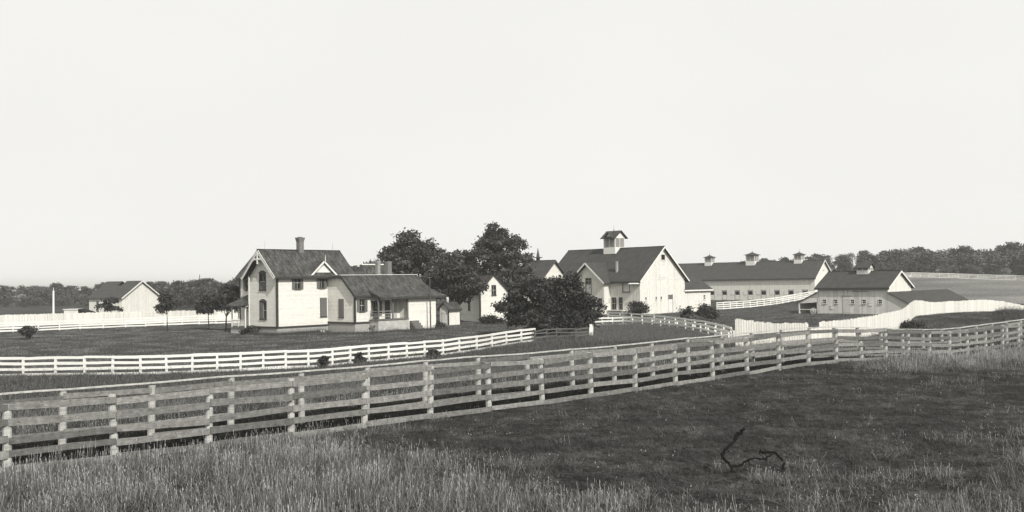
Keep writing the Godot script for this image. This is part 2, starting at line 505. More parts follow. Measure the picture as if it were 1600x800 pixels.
func chimney(parent: Node, x: float, z: float, y0: float, y1: float, w: float, m: Material, flare := 0.12):
	var mb := MB.new()
	var h := w / 2
	var yb := y1 - 0.45
	mb.box(Vector3(x - h, y0, z - h), Vector3(x + h, yb, z + h))
	for i in 3:
		var e := h + flare * (i + 1) / 3.0
		mb.box(Vector3(x - e, yb + 0.15 * i, z - e), Vector3(x + e, yb + 0.15 * (i + 1), z + e))
	var c := part(parent, "chimney", mb, m)
	var t := MB.new()
	t.box(Vector3(x - h * 0.6, y1, z - h * 0.6), Vector3(x + h * 0.6, y1 + 0.06, z + h * 0.6))
	part(c, "flue", t, mats.dark)

# ------------------------------------------------------------------ fences
var board_set := []
func make_boards():
	var r := RandomNumberGenerator.new(); r.seed = 9
	for k in 8:
		var mb := MB.new()
		# length 1 along x, height 1, thickness 1, slightly waney
		var n := 4
		var o := Vector2(r.randf(), r.randf())
		var pts := []
		for i in n + 1:
			var x := float(i) / n
			pts.append([x, -0.5 + r.randf_range(-0.05, 0.05), 0.5 + r.randf_range(-0.05, 0.05), r.randf_range(-0.25, 0.25)])
		for i in n:
			var a = pts[i]
			var b = pts[i + 1]
			var f := [Vector3(a[0], a[1], 0.5 + a[3]), Vector3(b[0], b[1], 0.5 + b[3]), Vector3(b[0], b[2], 0.5 + b[3]), Vector3(a[0], a[2], 0.5 + a[3])]
			var g := [Vector3(a[0], a[1], -0.5 + a[3]), Vector3(b[0], b[1], -0.5 + b[3]), Vector3(b[0], b[2], -0.5 + b[3]), Vector3(a[0], a[2], -0.5 + a[3])]
			var u := [o + Vector2(a[0], 0), o + Vector2(b[0], 0), o + Vector2(b[0], 0.28), o + Vector2(a[0], 0.28)]
			mb.tri(f[0], f[1], f[2], u[0], u[1], u[2]); mb.tri(f[0], f[2], f[3], u[0], u[2], u[3])
			mb.tri(g[1], g[0], g[3], u[1], u[0], u[3]); mb.tri(g[1], g[3], g[2], u[1], u[3], u[2])
			mb.tri(f[3], f[2], g[2], u[0], u[1], u[1]); mb.tri(f[3], g[2], g[3], u[0], u[1], u[0])
			mb.tri(g[0], g[1], f[1], u[0], u[1], u[1]); mb.tri(g[0], f[1], f[0], u[0], u[1], u[0])
			if i == 0: mb.quad(g[0], f[0], f[3], g[3])
			if i == n - 1: mb.quad(f[1], g[1], g[2], f[2])
		board_set.append(mb.mesh())

# pts: post spots [x, d]; o: h, n boards, bw board height, mats, post material, pw, side (+1 boards on the camera side), cap
func fence(called: String, label: String, group: String, pts: Array, o: Dictionary) -> Node3D:
	var r := RandomNumberGenerator.new(); r.seed = o.get("seed", 3)
	var base := P(pts[0][0], pts[0][1])
	var f := thing(called, label, "fence", base, 0, group)
	var h: float = o.h
	var pw: float = o.get("pw", 0.13)
	var bw: float = o.bw
	var low: float = o.get("low", 0.06)
	var round_post: bool = o.get("round", false)
	var pm := []
	for k in 3:
		var mb := MB.new()
		mb.off = Vector2(r.randf(), r.randf())
		if round_post: mb.tube(Vector3(0, -0.5, 0), Vector3(r.randf_range(-0.02, 0.02), h + r.randf_range(-0.05, 0.04), 0), pw * 0.56, pw * 0.5, 9)
		else: mb.box(Vector3(-pw / 2, -0.5, -pw / 2), Vector3(pw / 2, h - 0.01 * k, pw / 2))
		pm.append(mb.mesh())
	var tops := []
	for i in pts.size():
		var p := P(pts[i][0], pts[i][1]) - base
		tops.append(p)
		var nx = pts[min(i + 1, pts.size() - 1)]
		var pv = pts[max(i - 1, 0)]
		var turn := atan2(nx[1] - pv[1], nx[0] - pv[0])
		var lean := Basis(Vector3(0, 0, 1), r.randfn() * 0.02) * Basis(Vector3(1, 0, 0), r.randfn() * 0.015)
		part(f, "post", pm[r.randi() % 3], o.post, Transform3D(Basis(Vector3.UP, turn) * lean, p))
	for i in pts.size() - 1:
		var a: Vector3 = tops[i]
		var b: Vector3 = tops[i + 1]
		var flat := Vector3(b.x - a.x, 0, b.z - a.z).normalized()
		var out := Vector3(-flat.z, 0, flat.x) * float(o.get("side", 1.0))
		for k in int(o.n):
			var y: float = low + bw / 2 + (h - low - bw) * k / max(1.0, o.n - 1.0)
			if o.has("levels"): y = o.levels[k]
			var jig := float(o.get("jig", 0.012))
			var s := a + Vector3(0, y + r.randfn() * jig, 0) + out * (pw / 2 + 0.014)
			var e := b + Vector3(0, y + r.randfn() * jig, 0) + out * (pw / 2 + 0.014)
			var dir := (e - s)
			var ln := dir.length() - 0.012
			var bx := dir.normalized()
			var bz := bx.cross(Vector3.UP).normalized()
			var by := bz.cross(bx).normalized()
			var wide := bw
			if o.has("levels") and k < 3: wide = bw * 0.8
			var bs := Basis(bx * ln, by * wide * r.randf_range(0.86, 1.1), bz * 0.026)
			part(f, "rail_board", board_set[r.randi() % 8], o.mats[r.randi() % o.mats.size()], Transform3D(bs, s + bx * 0.006))
		if o.get("cap", false):
			var s := a + Vector3(0, h + 0.02 + r.randfn() * 0.006, 0)
			var e := b + Vector3(0, h + 0.02 + r.randfn() * 0.006, 0)
			var dir := e - s
			var bx := dir.normalized()
			var bz := bx.cross(Vector3.UP).normalized()
			var by := bz.cross(bx).normalized()
			part(f, "cap_board", board_set[r.randi() % 8], mats.post, Transform3D(Basis(bx * dir.length(), bz * 0.17, -by * 0.03), s))
	return f

# a tight board fence: posts, and one panel of upright boards for each bay
func tight_fence(called: String, label: String, line: Array, h: float, bay: float, material: Array, sd := 1):
	var r := RandomNumberGenerator.new(); r.seed = sd
	var base := P(line[0][0], line[0][1])
	var f := thing(called, label, "fence", base)
	var pts := []
	var hs := []
	for i in line.size() - 1:
		var a := Vector2(line[i][0], line[i][1])
		var b := Vector2(line[i + 1][0], line[i + 1][1])
		var k := int(max(1, round(a.distance_to(b) / bay)))
		for j in k:
			pts.append(a.lerp(b, float(j) / k))
			hs.append(lerp(line[i][2] if line[i].size() > 2 else h, line[i + 1][2] if line[i + 1].size() > 2 else h, float(j) / k))
	pts.append(Vector2(line[-1][0], line[-1][1]))
	hs.append(line[-1][2] if line[-1].size() > 2 else h)
	for i in pts.size():
		var pm := MB.new()
		pm.box(Vector3(-0.07, -0.4, -0.07), Vector3(0.07, hs[i] - 0.05, 0.07))
		part(f, "post", pm, material[0], Transform3D(Basis.IDENTITY, P(pts[i].x, pts[i].y) - base))
		if i == pts.size() - 1: break
		var a := P(pts[i].x, pts[i].y) - base
		var b := P(pts[i + 1].x, pts[i + 1].y) - base
		var out := Vector3(-(b.z - a.z), 0, b.x - a.x).normalized()
		var mb := MB.new()
		var k := int(round(a.distance_to(b) / 0.19))
		for j in k:
			mb.col = grey(1.0 - 0.24 * r.randf() * r.randf())
			var p0 := a.lerp(b, (j + 0.05) / k) + out * (0.075 + r.randf() * 0.008)
			var p1 := a.lerp(b, (j + 0.95) / k) + out * (0.075 + r.randf() * 0.008)
			var t := Vector3(0, lerp(hs[i], hs[i + 1], (j + 0.5) / k) + r.randf_range(-0.06, 0.04), 0)
			var dn := Vector3(0, -0.05, 0)
			mb.hexa([p0 + out * 0.02 + dn, p1 + out * 0.02 + dn, p1 + dn, p0 + dn, p0 + out * 0.02 + t, p1 + out * 0.02 + t, p1 + t, p0 + t])
		part(f, "board_panel", mb, material[r.randi() % material.size()])
	return f

# ------------------------------------------------------------------ plants
func leaf(mb: MB, r: RandomNumberGenerator, p: Vector3, s: float, up_bias := 0.35):
	var a := Vector3(r.randfn(), r.randfn(), r.randfn()).normalized()
	var nn := (Vector3(r.randfn(), r.randfn() + up_bias, r.randfn())).normalized()
	a = (a - nn * a.dot(nn)).normalized() * s
	var b := nn.cross(a).normalized() * s * 0.62
	mb.tri(p - a, p + b, p + a); mb.tri(p - a, p + a, p - b)

func crown(r: RandomNumberGenerator, lobes: Array, clumps: int, cards: int, clump_r: float, card: float, tone: float) -> MB:
	var mb := MB.new()
	var wsum := 0.0
	for l in lobes: wsum += l[1].x * l[1].y
	for i in clumps:
		var t := r.randf() * wsum
		var lobe = lobes[0]
		for l in lobes:
			t -= l[1].x * l[1].y
			lobe = l
			if t <= 0.0: break
		var dir := Vector3(r.randfn(), r.randfn(), r.randfn()).normalized()
		if dir.y < -0.55: dir.y *= -1.0
		var rad := 0.45 + 0.55 * sqrt(r.randf())
		var c: Vector3 = lobe[0] + Vector3(dir.x * lobe[1].x, dir.y * lobe[1].y, dir.z * lobe[1].x) * rad
		var shade := tone * r.randf_range(0.5, 1.7)
		var cr := clump_r * r.randf_range(0.6, 1.25)
		for k in cards:
			var o := Vector3(r.randfn(), r.randfn() * 0.6, r.randfn()) * cr * 0.55
			mb.col = grey(shade * r.randf_range(0.6, 1.5))
			leaf(mb, r, c + o, card * r.randf_range(0.55, 1.25))
	return mb

func trunk_mesh(r: RandomNumberGenerator, base_r: float, fork: float, lobes: Array) -> MB:
	var mb := MB.new()
	var p := Vector3(0, -0.2, 0)
	var k := 4
	var tip := Vector3(r.randf_range(-0.1, 0.1) * fork, fork, r.randf_range(-0.1, 0.1) * fork)
	for i in k:
		var q := Vector3(0, -0.2, 0).lerp(tip, float(i + 1) / k) + Vector3(r.randfn(), 0, r.randfn()) * base_r * 0.15
		mb.tube(p, q, base_r * (1.25 if i == 0 else 1.0 - 0.12 * i), base_r * (1.0 - 0.12 * (i + 1)), 7, false)
		p = q
	for l in lobes:
		var c: Vector3 = l[0]
		var mid: Vector3 = p.lerp(c, 0.5) + Vector3(r.randfn(), 0.4 + r.randfn() * 0.5, r.randfn()) * l[1].x * 0.15
		mb.tube(p - Vector3(0, 0.1, 0), mid, base_r * 0.5, base_r * 0.32, 5, false)
		mb.tube(mid, c, base_r * 0.32, base_r * 0.12, 5, false)
		for j in 4:
			var e: Vector3 = c + Vector3(r.randfn(), r.randfn(), r.randfn()).normalized() * l[1].x * 0.85
			mb.tube(mid.lerp(c, r.randf()), e, base_r * 0.14, base_r * 0.03, 4, false)
	return mb

func lobes_round(r: RandomNumberGenerator, cy: float, rx: float, ry: float, count: int, low := -0.45) -> Array:
	var out := [[Vector3(0, cy, 0), Vector3(rx * 0.62, ry * 0.7, 0)]]
	for i in count:
		var a := TAU * (i + r.randf() * 0.6) / count
		var e := r.randf_range(low, 0.75)
		var q := r.randf_range(0.48, 0.62)
		out.append([Vector3(cos(a) * rx * q * sqrt(1.0 - e * e), cy + e * ry * 0.68, sin(a) * rx * q * sqrt(1.0 - e * e)), Vector3(rx * r.randf_range(0.34, 0.5), ry * r.randf_range(0.3, 0.45), 0)])
	return out

func tree(called: String, label: String, group: String, at: Vector3, o: Dictionary) -> Node3D:
	var r := RandomNumberGenerator.new(); r.seed = o.seed
	var lobes: Array = o.lobes if o.has("lobes") else lobes_round(r, o.cy, o.rx, o.ry, o.get("lobe_count", 9), o.get("low", -0.45))
	var t := thing(called, label, o.get("category", "tree"), at, 0, group)
	part(t, o.get("stem", "trunk"), trunk_mesh(r, o.trunk, o.fork, lobes), mats.bark)
	var puffs := lobes.duplicate()
	for l in lobes:
		for k in int(o.get("puffs", 3)):
			var dv := Vector3(r.randfn(), r.randfn() + 0.25, r.randfn()).normalized()
			puffs.append([l[0] + Vector3(dv.x * l[1].x, dv.y * l[1].y, dv.z * l[1].x) * 0.95, l[1] * r.randf_range(0.22, 0.4)])
	part(t, o.get("head", "crown"), crown(r, puffs, o.clumps, o.cards, o.clump_r, o.card, o.get("tone", 0.04)), mats.leaf)
	return t

func grass_clump(r: RandomNumberGenerator, blades: int, h: float, spread: float, w: float, tone: float, stems := 0) -> ArrayMesh:
	var mb := MB.new()
	for i in blades:
		var p := Vector3(r.randfn() * spread, -0.03, r.randfn() * spread)
		var lean := Vector3(r.randfn(), 0, r.randfn()) * 0.5
		var hh := h * r.randf_range(0.45, 1.15)
		var q := p + Vector3(0, hh * 0.6, 0) + lean * hh * 0.35
		var t := p + Vector3(0, hh, 0) + lean * hh * 1.1
		var a := r.randf() * TAU
		var s := Vector3(cos(a), 0, sin(a)) * w
		mb.col = grey(tone * r.randf_range(0.55, 1.5))
		mb.quad(p - s, p + s, q + s * 0.7, q - s * 0.7)
		mb.tri(q - s * 0.7, q + s * 0.7, t)
	for i in stems:
		var p := Vector3(r.randfn() * spread, -0.03, r.randfn() * spread)
		var lean := Vector3(r.randfn(), 0, r.randfn()) * 0.2
		var hh := h * r.randf_range(1.0, 1.55)
		var t := p + Vector3(0, hh, 0) + lean * hh
		var a := r.randf() * TAU
		var s := Vector3(cos(a), 0, sin(a)) * w * 0.45
		mb.col = grey(tone * r.randf_range(1.6, 2.8))
		mb.quad(p - s, p + s, t + s, t - s)
		var hd := Vector3(0, hh * 0.16, 0)
		mb.col = grey(tone * r.randf_range(2.0, 3.4))
		mb.quad(t - s * 2.2, t + s * 2.2, t + hd + s, t + hd - s)
		var s2 := Vector3(-s.z, 0, s.x)
		mb.quad(t - s2 * 2.2, t + s2 * 2.2, t + hd + s2, t + hd - s2)
	return mb.mesh()

func scatter(called: String, label: String, mesh: Mesh, material: Material, spots: Array, category := "grass"):
	var mm := MultiMesh.new()
	mm.transform_format = MultiMesh.TRANSFORM_3D
	mm.mesh = mesh
	mm.instance_count = spots.size()
	for i in spots.size(): mm.set_instance_transform(i, spots[i])
	var o := MultiMeshInstance3D.new()
	o.multimesh = mm
	o.material_override = material
	o.name = numbered(called)
	add_child(o)
	tag(o, label, category, "", "stuff")

# ------------------------------------------------------------------ the scene
func _ready():
	# camera: level with a slight upward tilt and roll, about 3.9 m above the pasture
	var cam := Camera3D.new()
	var th := atan(40.0 / 1500.0)
	var ro := deg_to_rad(0.9)
	var up0 := Vector3(0, cos(th), sin(th))
	var rt := Vector3.RIGHT * cos(ro) - up0 * sin(ro)
	var up := Vector3.RIGHT * sin(ro) + up0 * cos(ro)
	cam.transform = Transform3D(Basis(rt, up, rt.cross(up)), Vector3(0, 3.85, 0))
	cam.fov = rad_to_deg(2.0 * atan(400.0 / 1500.0))
	cam.near = 0.1
	cam.far = 4000.0
	add_child(cam)
	cam.current = true
	# pale, even summer sky
	var env := Environment.new()
	env.background_mode = Environment.BG_SKY
	var sky := Sky.new()
	var sk := ProceduralSkyMaterial.new()
	sk.sky_top_color = Color(0.945, 0.943, 0.927)
	sk.sky_horizon_color = Color(0.955, 0.953, 0.937)
	sk.sky_cover = thin_cloud()
	sk.sky_cover_modulate = Color(0.3, 0.3, 0.29)
	sk.ground_bottom_color = Color(0.3, 0.3, 0.28)
	sk.ground_horizon_color = Color(0.9, 0.9, 0.88)
	sk.sun_angle_max = 1.0
	sky.sky_material = sk
	env.sky = sky
	env.tonemap_mode = Environment.TONE_MAPPER_LINEAR
	env.tonemap_exposure = 1.0
	env.sdfgi_enabled = true
	env.ssao_enabled = true
	env.ssil_enabled = true
	env.fog_enabled = true
	env.fog_density = 0.00034
	env.fog_light_color = Color(0.94, 0.94, 0.92)
	var we := WorldEnvironment.new()
	we.environment = env
	add_child(we)
	# sun: behind the camera's right shoulder, about 40 degrees up
	var sun := DirectionalLight3D.new()
	sun.light_energy = 1.45
	sun.light_color = Color(1.0, 0.99, 0.97)
	sun.light_angular_distance = 0.6
	sun.shadow_enabled = true
	add_child(sun)
	sun.look_at_from_position(Vector3(0.41, 0.62, 0.67) * 100.0, Vector3.ZERO)

	land_noise = noise_fn(0.05, 21)
	make_textures()
	make_materials()
	make_boards()
	build_land()
	build_house()
	build_big_barn()
	build_stable()
	build_board_barn()
	build_small_buildings()
	build_fences()
	build_trees()
	build_woods()
	build_grass()
	build_small_things()

# very thin, even high cloud
func thin_cloud() -> ImageTexture:
	var nz := noise_fn(0.9, 61, 5)
	var im := Image.create(512, 256, false, Image.FORMAT_RGBA8)
	for j in 256:
		var el := PI * (0.5 - (j + 0.5) / 256.0)
		for i in 512:
			var az := TAU * (i + 0.5) / 512.0
			var p := Vector3(cos(az) * cos(el), sin(el) * 2.2, sin(az) * cos(el)) * 3.0
			im.set_pixel(i, j, Color(1, 1, 1, clamp(0.26 + 0.34 * nz.get_noise_3dv(p), 0.0, 1.0)))
	return ImageTexture.create_from_image(im)

func build_land():
	var xs := []
	var x := 0.0
	var st := 1.6
	while x < 1600.0:
		xs.append(x)
		if x > 36.0: st *= 1.07
		x += st
	var xl := []
	for i in range(xs.size() - 1, 0, -1): xl.append(-xs[i])
	xl.append_array(xs)
	var ds := []
	var d := -300.0
	while d < 2400.0:
		ds.append(d)
		if d < 4.0: d += 8.0 if d < -8.0 else 3.0
		else: d += 1.2 if d < 60.0 else (2.2 if d < 150.0 else 6.0 + (d - 150.0) * 0.06)
	var big := noise_fn(0.012, 31)
	var mid := noise_fn(0.07, 32)
	var mb := MB.new()
	var g := []
	for dd in ds:
		var row := []
		for xx in xl: row.append(Vector3(xx, land(xx, dd), -dd))
		g.append(row)
	var idx := PackedInt32Array()
	var w := xl.size()
	for j in ds.size():
		for i in w:
			var p: Vector3 = g[j][i]
			mb.v.append(p)
			mb.n.append(Vector3(land(p.x - 0.6, -p.z) - land(p.x + 0.6, -p.z), 1.2, land(p.x, -p.z + 0.6) - land(p.x, -p.z - 0.6)).normalized())
			mb.uv.append(Vector2(p.x, p.z))
			var t := 0.075 * (1.0 + 0.45 * big.get_noise_2d(p.x, p.z) + 0.5 * mid.get_noise_2d(p.x, p.z) + 0.5 * mid.get_noise_2d(p.x * 4.0, p.z * 4.0))
			if p.x > 76.0 and -p.z > 150.0 and -p.z < 316.0: t *= 5.6
			elif -p.z > 62.0: t *= 1.35      # dry hay meadow on the hill
			mb.c.append(grey(t))
	for j in ds.size() - 1:
		for i in w - 1:
			var a := j * w + i
			idx.append_array([a, a + w, a + 1, a + 1, a + w, a + w + 1])
	var arr := []
	arr.resize(Mesh.ARRAY_MAX)
	arr[Mesh.ARRAY_VERTEX] = mb.v; arr[Mesh.ARRAY_NORMAL] = mb.n; arr[Mesh.ARRAY_TEX_UV] = mb.uv; arr[Mesh.ARRAY_COLOR] = mb.c; arr[Mesh.ARRAY_INDEX] = idx
	var m := ArrayMesh.new()
	m.add_surface_from_arrays(Mesh.PRIMITIVE_TRIANGLES, arr)
	struct("ground", m, mats.ground)
	strip("path", [[-75, 103], [-64, 105.5], [-54.2, 109], [-45, 114], [-36.1, 117.5], [-33.5, 113]], 1.7, mats.gravel)
	strip("barnyard", [[13.5, 136], [17.5, 131], [20.5, 121], [22, 113]], 5.0, mats.gravel)

func strip(called: String, line: Array, w: float, m: Material):
	var mb := MB.new()
	var c := []
	for i in line.size() - 1:
		for k in 8: c.append(Vector2(line[i][0], line[i][1]).lerp(Vector2(line[i + 1][0], line[i + 1][1]), k / 8.0))
	c.append(Vector2(line[-1][0], line[-1][1]))
	var l := []
	for i in c.size():
		var t: Vector2 = (c[min(i + 1, c.size() - 1)] - c[max(i - 1, 0)]).normalized()
		var s := Vector2(-t.y, t.x) * (w / 2 + 0.25 * land_noise.get_noise_2d(i * 13.0, w * 7.0))
		l.append([P(c[i].x + s.x, c[i].y + s.y, 0.05), P(c[i].x - s.x, c[i].y - s.y, 0.05)])
	for i in c.size() - 1: mb.quad(l[i][1], l[i + 1][1], l[i + 1][0], l[i][0])
	struct(called, mb, m)

# ------------------------------------------------------------------ farmhouse
func build_house():
	var h := thing("farmhouse", "two-storey white clapboard farmhouse with decorated front gable, side wing and porches", "house", Vector3(-25.91, -1.6, -105.72), 0.85)
	var cl: Material = mats.clap
	# main block: gable front faces -x, long side faces +z
	var yf := 0.81
	var he := 6.73
	var hr := 9.35
	var L := 10.6
	var W := 5.4
	plinth(h, 0.04, L, -0.04, -W + 0.04, -0.4, yf, mats.stone)
	var fw := [Rect2(2.1, 5.0, 1.18, 1.8), Rect2(2.15, 1.75, 1.2, 1.85)]
	var sw := [Rect2(2.35, 5.0, 0.7, 1.4), Rect2(5.75, 5.05, 0.62, 1.4), Rect2(5.85, 1.8, 0.85, 2.1)]
	gable(h, {x0 = 0.0, x1 = L, zf = 0.0, zb = -W, yb = yf, he = he, hr = hr, ovg = 0.73, ovr = 0.3, ove = 0.45, roof = mats.shingle, fascia = mats.trim,
		walls = {front = ["clap", 0.15, cl, sw], left = ["clap", 0.15, cl, fw], right = ["clap", 0.15, cl, []], back = ["clap", 0.15, cl, []]}})
	cornerboard(h, 0.0, 0.0, yf, he - 0.05, mats.trim, 0.2)
	cornerboard(h, 0.0, -W, yf, he - 0.05, mats.trimwhite, 0.16)
	band(h, 0.0, L, 0.03, yf - 0.1, yf + 0.08, mats.trim, 0.05)
	band_left(h, -0.03, -W, 0.0, yf - 0.1, yf + 0.08, mats.trim, 0.05)
	var lf := left_at(0, -W)
	window(h, lf, 2.69, 5.05, 6.75, 1.06, {hood = true, frame = mats.shutter_dark})
	# lower half of the upper gable window is shuttered
	for k in [-1.0, 1.0]: shutter(h, lf, 2.69 + k * 0.27, 5.05, 5.85, 0.5, mats.shutter, 0.0)
	window(h, lf, 2.75, 1.8, 3.55, 1.1, {hood = true, frame = mats.shutter_dark})
	shutter(h, lf, 2.48, 1.8, 3.55, 0.54, mats.shutter, 0.0)
	var fr := front_at(0, 0)
	window(h, fr, 2.7, 5.05, 6.35, 0.6, {shutters = "open", frame = mats.shutter_dark, casing = 0.08})
	window(h, fr, 6.06, 5.1, 6.4, 0.52, {shutters = "open", frame = mats.shutter_dark, casing = 0.08})
	window(h, fr, 6.27, 1.85, 3.85, 0.78, {shutters = "closed", frame = mats.shutter_dark, casing = 0.09})
	# verge boards with an arched brace and king post in the front gable
	var zc := -W / 2
	var slope := (hr - he) / (W / 2)
	var xr := -0.70
	for s in [-1.0, 1.0]:
		var vb := MB.new()
		vb.beam(Vector3(xr, he - 0.5 * slope - 0.05, zc + s * (W / 2 + 0.5)), Vector3(xr, hr - 0.06, zc), 0.06, 0.34)
		part(h, "verge_board", vb, mats.trimwhite)
		var ab := MB.new()
		var pp := Vector3(xr + 0.02, he - 0.28, zc + s * (W / 2 + 0.2))
		for i in 7:
			var t := (i + 1) / 7.0
			var q := Vector3(xr + 0.02, he - 0.28 + (hr - he - 0.62) * sin(t * PI / 2), zc + s * (W / 2 + 0.2) * (1.0 - t * 0.99))
			ab.beam(pp, q, 0.07, 0.16)
			pp = q
		part(h, "arch_brace", ab, mats.trimwhite)
		var fz := MB.new()
		fz.beam(Vector3(-0.05, he - 0.22, zc + s * (W / 2)), Vector3(-0.05, hr - 0.34, zc), 0.06, 0.24)
		part(h, "frieze_board", fz, mats.trim)
	var kp := MB.new()
	kp.box(Vector3(xr - 0.06, hr - 1.5, zc - 0.09), Vector3(xr + 0.06, hr - 0.1, zc + 0.09))
	kp.box(Vector3(xr - 0.04, hr - 1.05, zc - 0.95), Vector3(xr + 0.04, hr - 0.9, zc + 0.95))
	part(h, "king_post", kp, mats.trimwhite)
	var tb := MB.new()
	for s in [-1.0, 1.0]:
		tb.tri(Vector3(xr + 0.03, hr - 0.9, zc + s * 0.1), Vector3(xr + 0.03, hr - 0.9, zc + s * 0.32), Vector3(xr + 0.03, hr - 0.32, zc + s * 0.1))
	part(h, "gable_vent", tb, mats.dark)
	# wall dormer on the long side
	var dm := MB.new()
	var xc := 6.25
	dm.tri(Vector3(xc - 1.5, he - 0.02, 0.02), Vector3(xc + 1.5, he - 0.02, 0.02), Vector3(xc, he + 1.32, 0.02))
	part(h, "dormer_wall", dm, cl)
	var dr := MB.new()
	for s in [-1.0, 1.0]:
		roof_plane(dr, Vector3(xc, he + 1.5, 0.3), Vector3(xc, he + 1.5, -1.9), Vector3(xc + s * 1.95, he - 0.2, -1.9), Vector3(xc + s * 1.95, he - 0.2, 0.3), 0.1, 3)
	var drp := part(h, "dormer_roof", dr, mats.shingle)
	for s in [-1.0, 1.0]:
		var db := MB.new()
		db.beam(Vector3(xc + s * 1.95, he - 0.36, 0.31), Vector3(xc, he + 1.36, 0.31), 0.05, 0.2)
		part(drp, "verge_board", db, mats.trimwhite)
	var fin := MB.new()
	fin.tube(Vector3(xc, he + 1.4, 0.5), Vector3(xc, he + 2.1, 0.5), 0.05, 0.02, 5)
	part(drp, "finial", fin, mats.trimwhite)
	chimney(h, 5.1, zc, hr - 0.6, hr + 1.6, 0.62, mats.brick, 0.10)
	for px in [0.3, 9.8]:
		var rod := MB.new()
		rod.tube(Vector3(px, hr, zc), Vector3(px, hr + 1.1, zc), 0.015, 0.008, 4)
		part(h, "lightning_rod", rod, mats.iron)
	# cross wing to the left, set back, with its own roof at the same height
	plinth(h, 1.54, 6.5, -W, -9.46, -0.4, yf, mats.stone)
	var lw := left_at(1.5, -9.5)
	wall(h, lw, box_poly(4.1, yf, he), [Rect2(1.2, 5.0, 0.8, 1.4), Rect2(1.6, 1.0, 0.95, 2.2)], "clap", 0.15, cl, 8)
	wall(h, back_at(6.5, -9.5), gable_poly(5.0, yf, he, hr), [], "clap", 0.15, cl, 9)
	wall(h, right_at(6.5, -5.4), box_poly(4.1, yf, he), [], "clap", 0.15, cl, 10)
	window(h, lw, 1.6, 5.05, 6.35, 0.7, {frame = mats.shutter_dark, shutters = "open"})
	plank_door(h, lw, 1.62, 2.53, 1.0, 3.15, mats.shutter, "door", -0.05)
	var cr := MB.new()
	roof_plane(cr, Vector3(4.0, hr + 0.13, -W / 2), Vector3(4.0, hr + 0.13, -10.0), Vector3(1.05, he - 0.35, -10.0), Vector3(1.05, he - 0.35, -W / 2 - 1.0), 0.12, 11)
	roof_plane(cr, Vector3(4.0, hr + 0.13, -W / 2), Vector3(4.0, hr + 0.13, -10.0), Vector3(6.95, he - 0.35, -10.0), Vector3(6.95, he - 0.35, -W / 2 - 1.0), 0.12, 12)
	part(h, "roof", cr, mats.shingle)
	cornerboard(h, 1.5, -9.5, yf, he - 0.2, mats.trim)
	# front porch in the angle
	porch_left(h)
	# one-storey wing
	var sx := 6.9
	var zf := 4.87
	var wf := 1.1
	plinth(h, sx + 0.04, 18.1, zf - 0.04, 0.0, -0.4, wf, mats.stone)
	var wl := left_at(sx, 0.0)
	var outl := PackedVector2Array([Vector2(0, wf), Vector2(zf, wf), Vector2(zf, 4.37), Vector2(2.06, 6.3), Vector2(0, 6.2)])
	wall(h, wl, outl, [Rect2(2.05, 1.7, 0.85, 2.1)], "clap", 0.15, cl, 12)
	window(h, wl, 2.48, 1.77, 3.72, 0.74, {shutters = "closed", frame = mats.shutter_dark, casing = 0.08})
	band_left(h, sx - 0.03, 0.0, zf, wf - 0.1, wf + 0.08, mats.trim, 0.05)
	cornerboard(h, sx, zf, wf, 4.3, mats.trim, 0.2)
	var wfr := front_at(sx, zf)
	wall(h, wfr, box_poly(11.2, wf, 4.4), [Rect2(0.65, 2.35, 0.72, 1.35), Rect2(2.7, 1.4, 0.8, 2.1), Rect2(4.4, 1.4, 0.9, 2.2)], "clap", 0.15, cl, 13)
	window(h, wfr, 1.0, 2.4, 3.65, 0.62, {shutters = "open", frame = mats.shutter_dark, casing = 0.08})
	window(h, wfr, 3.1, 1.9, 3.4, 0.7, {shutters = "open", frame = mats.shutter_dark, casing = 0.08})
	plank_door(h, wfr, 4.42, 5.28, 1.4, 3.55, mats.shutter_dark, "door", -0.05)
	plank_door(h, wfr, 5.55, 6.2, 1.4, 3.5, mats.door, "door", 0.04)
	band(h, sx, sx + 2.1, zf + 0.03, wf - 0.1, wf + 0.08, mats.trim, 0.05)
	# room at the end, flush with the porch front
	wall(h, front_at(13.6, 6.4), box_poly(4.4, 0.0, 4.0), [], "clap", 0.15, cl, 14)
	wall(h, left_at(13.6, 4.87), box_poly(1.53, 0.0, 4.0), [], "clap", 0.15, cl, 15)
	wall(h, right_at(18.0, 6.4), box_poly(6.4, 0.0, 4.0), [], "clap", 0.15, cl, 16)
	var wr := MB.new()
	roof_plane(wr, Vector3(sx - 0.35, 6.46, 2.81), Vector3(18.3, 6.46, 2.81), Vector3(19.1, 4.2, 5.25), Vector3(sx - 0.35, 4.2, 5.25), 0.12, 14)
	roof_plane(wr, Vector3(sx - 0.35, 6.46, 2.81), Vector3(18.3, 6.46, 2.81), Vector3(18.3, 6.3, -0.2), Vector3(sx - 0.35, 6.3, -0.2), 0.12, 15)
	roof_plane(wr, Vector3(sx + 2.05, 4.72, 4.7), Vector3(18.9, 4.72, 4.7), Vector3(19.2, 3.95, 6.9), Vector3(sx + 2.05, 3.95, 6.9), 0.1, 16)
	var wrp := part(h, "roof", wr, mats.shingle)
	var rc := MB.new()
	rc.beam(Vector3(sx - 0.4, 6.5, 2.81), Vector3(18.3, 6.5, 2.81), 0.3, 0.06)
	part(wrp, "ridge_cap", rc, mats.trimwhite)
	var eb := MB.new()
	eb.box(Vector3(sx - 0.38, 3.92, 5.25), Vector3(sx + 2.05, 4.12, 5.28))
	eb.box(Vector3(sx + 2.05, 3.66, 6.9), Vector3(19.2, 3.86, 6.93))
	part(wrp, "eave_board", eb, mats.trim)
	var rb := MB.new()
	rb.beam(Vector3(sx - 0.36, 4.06, 5.26), Vector3(sx - 0.36, 6.33, 2.81), 0.05, 0.26)
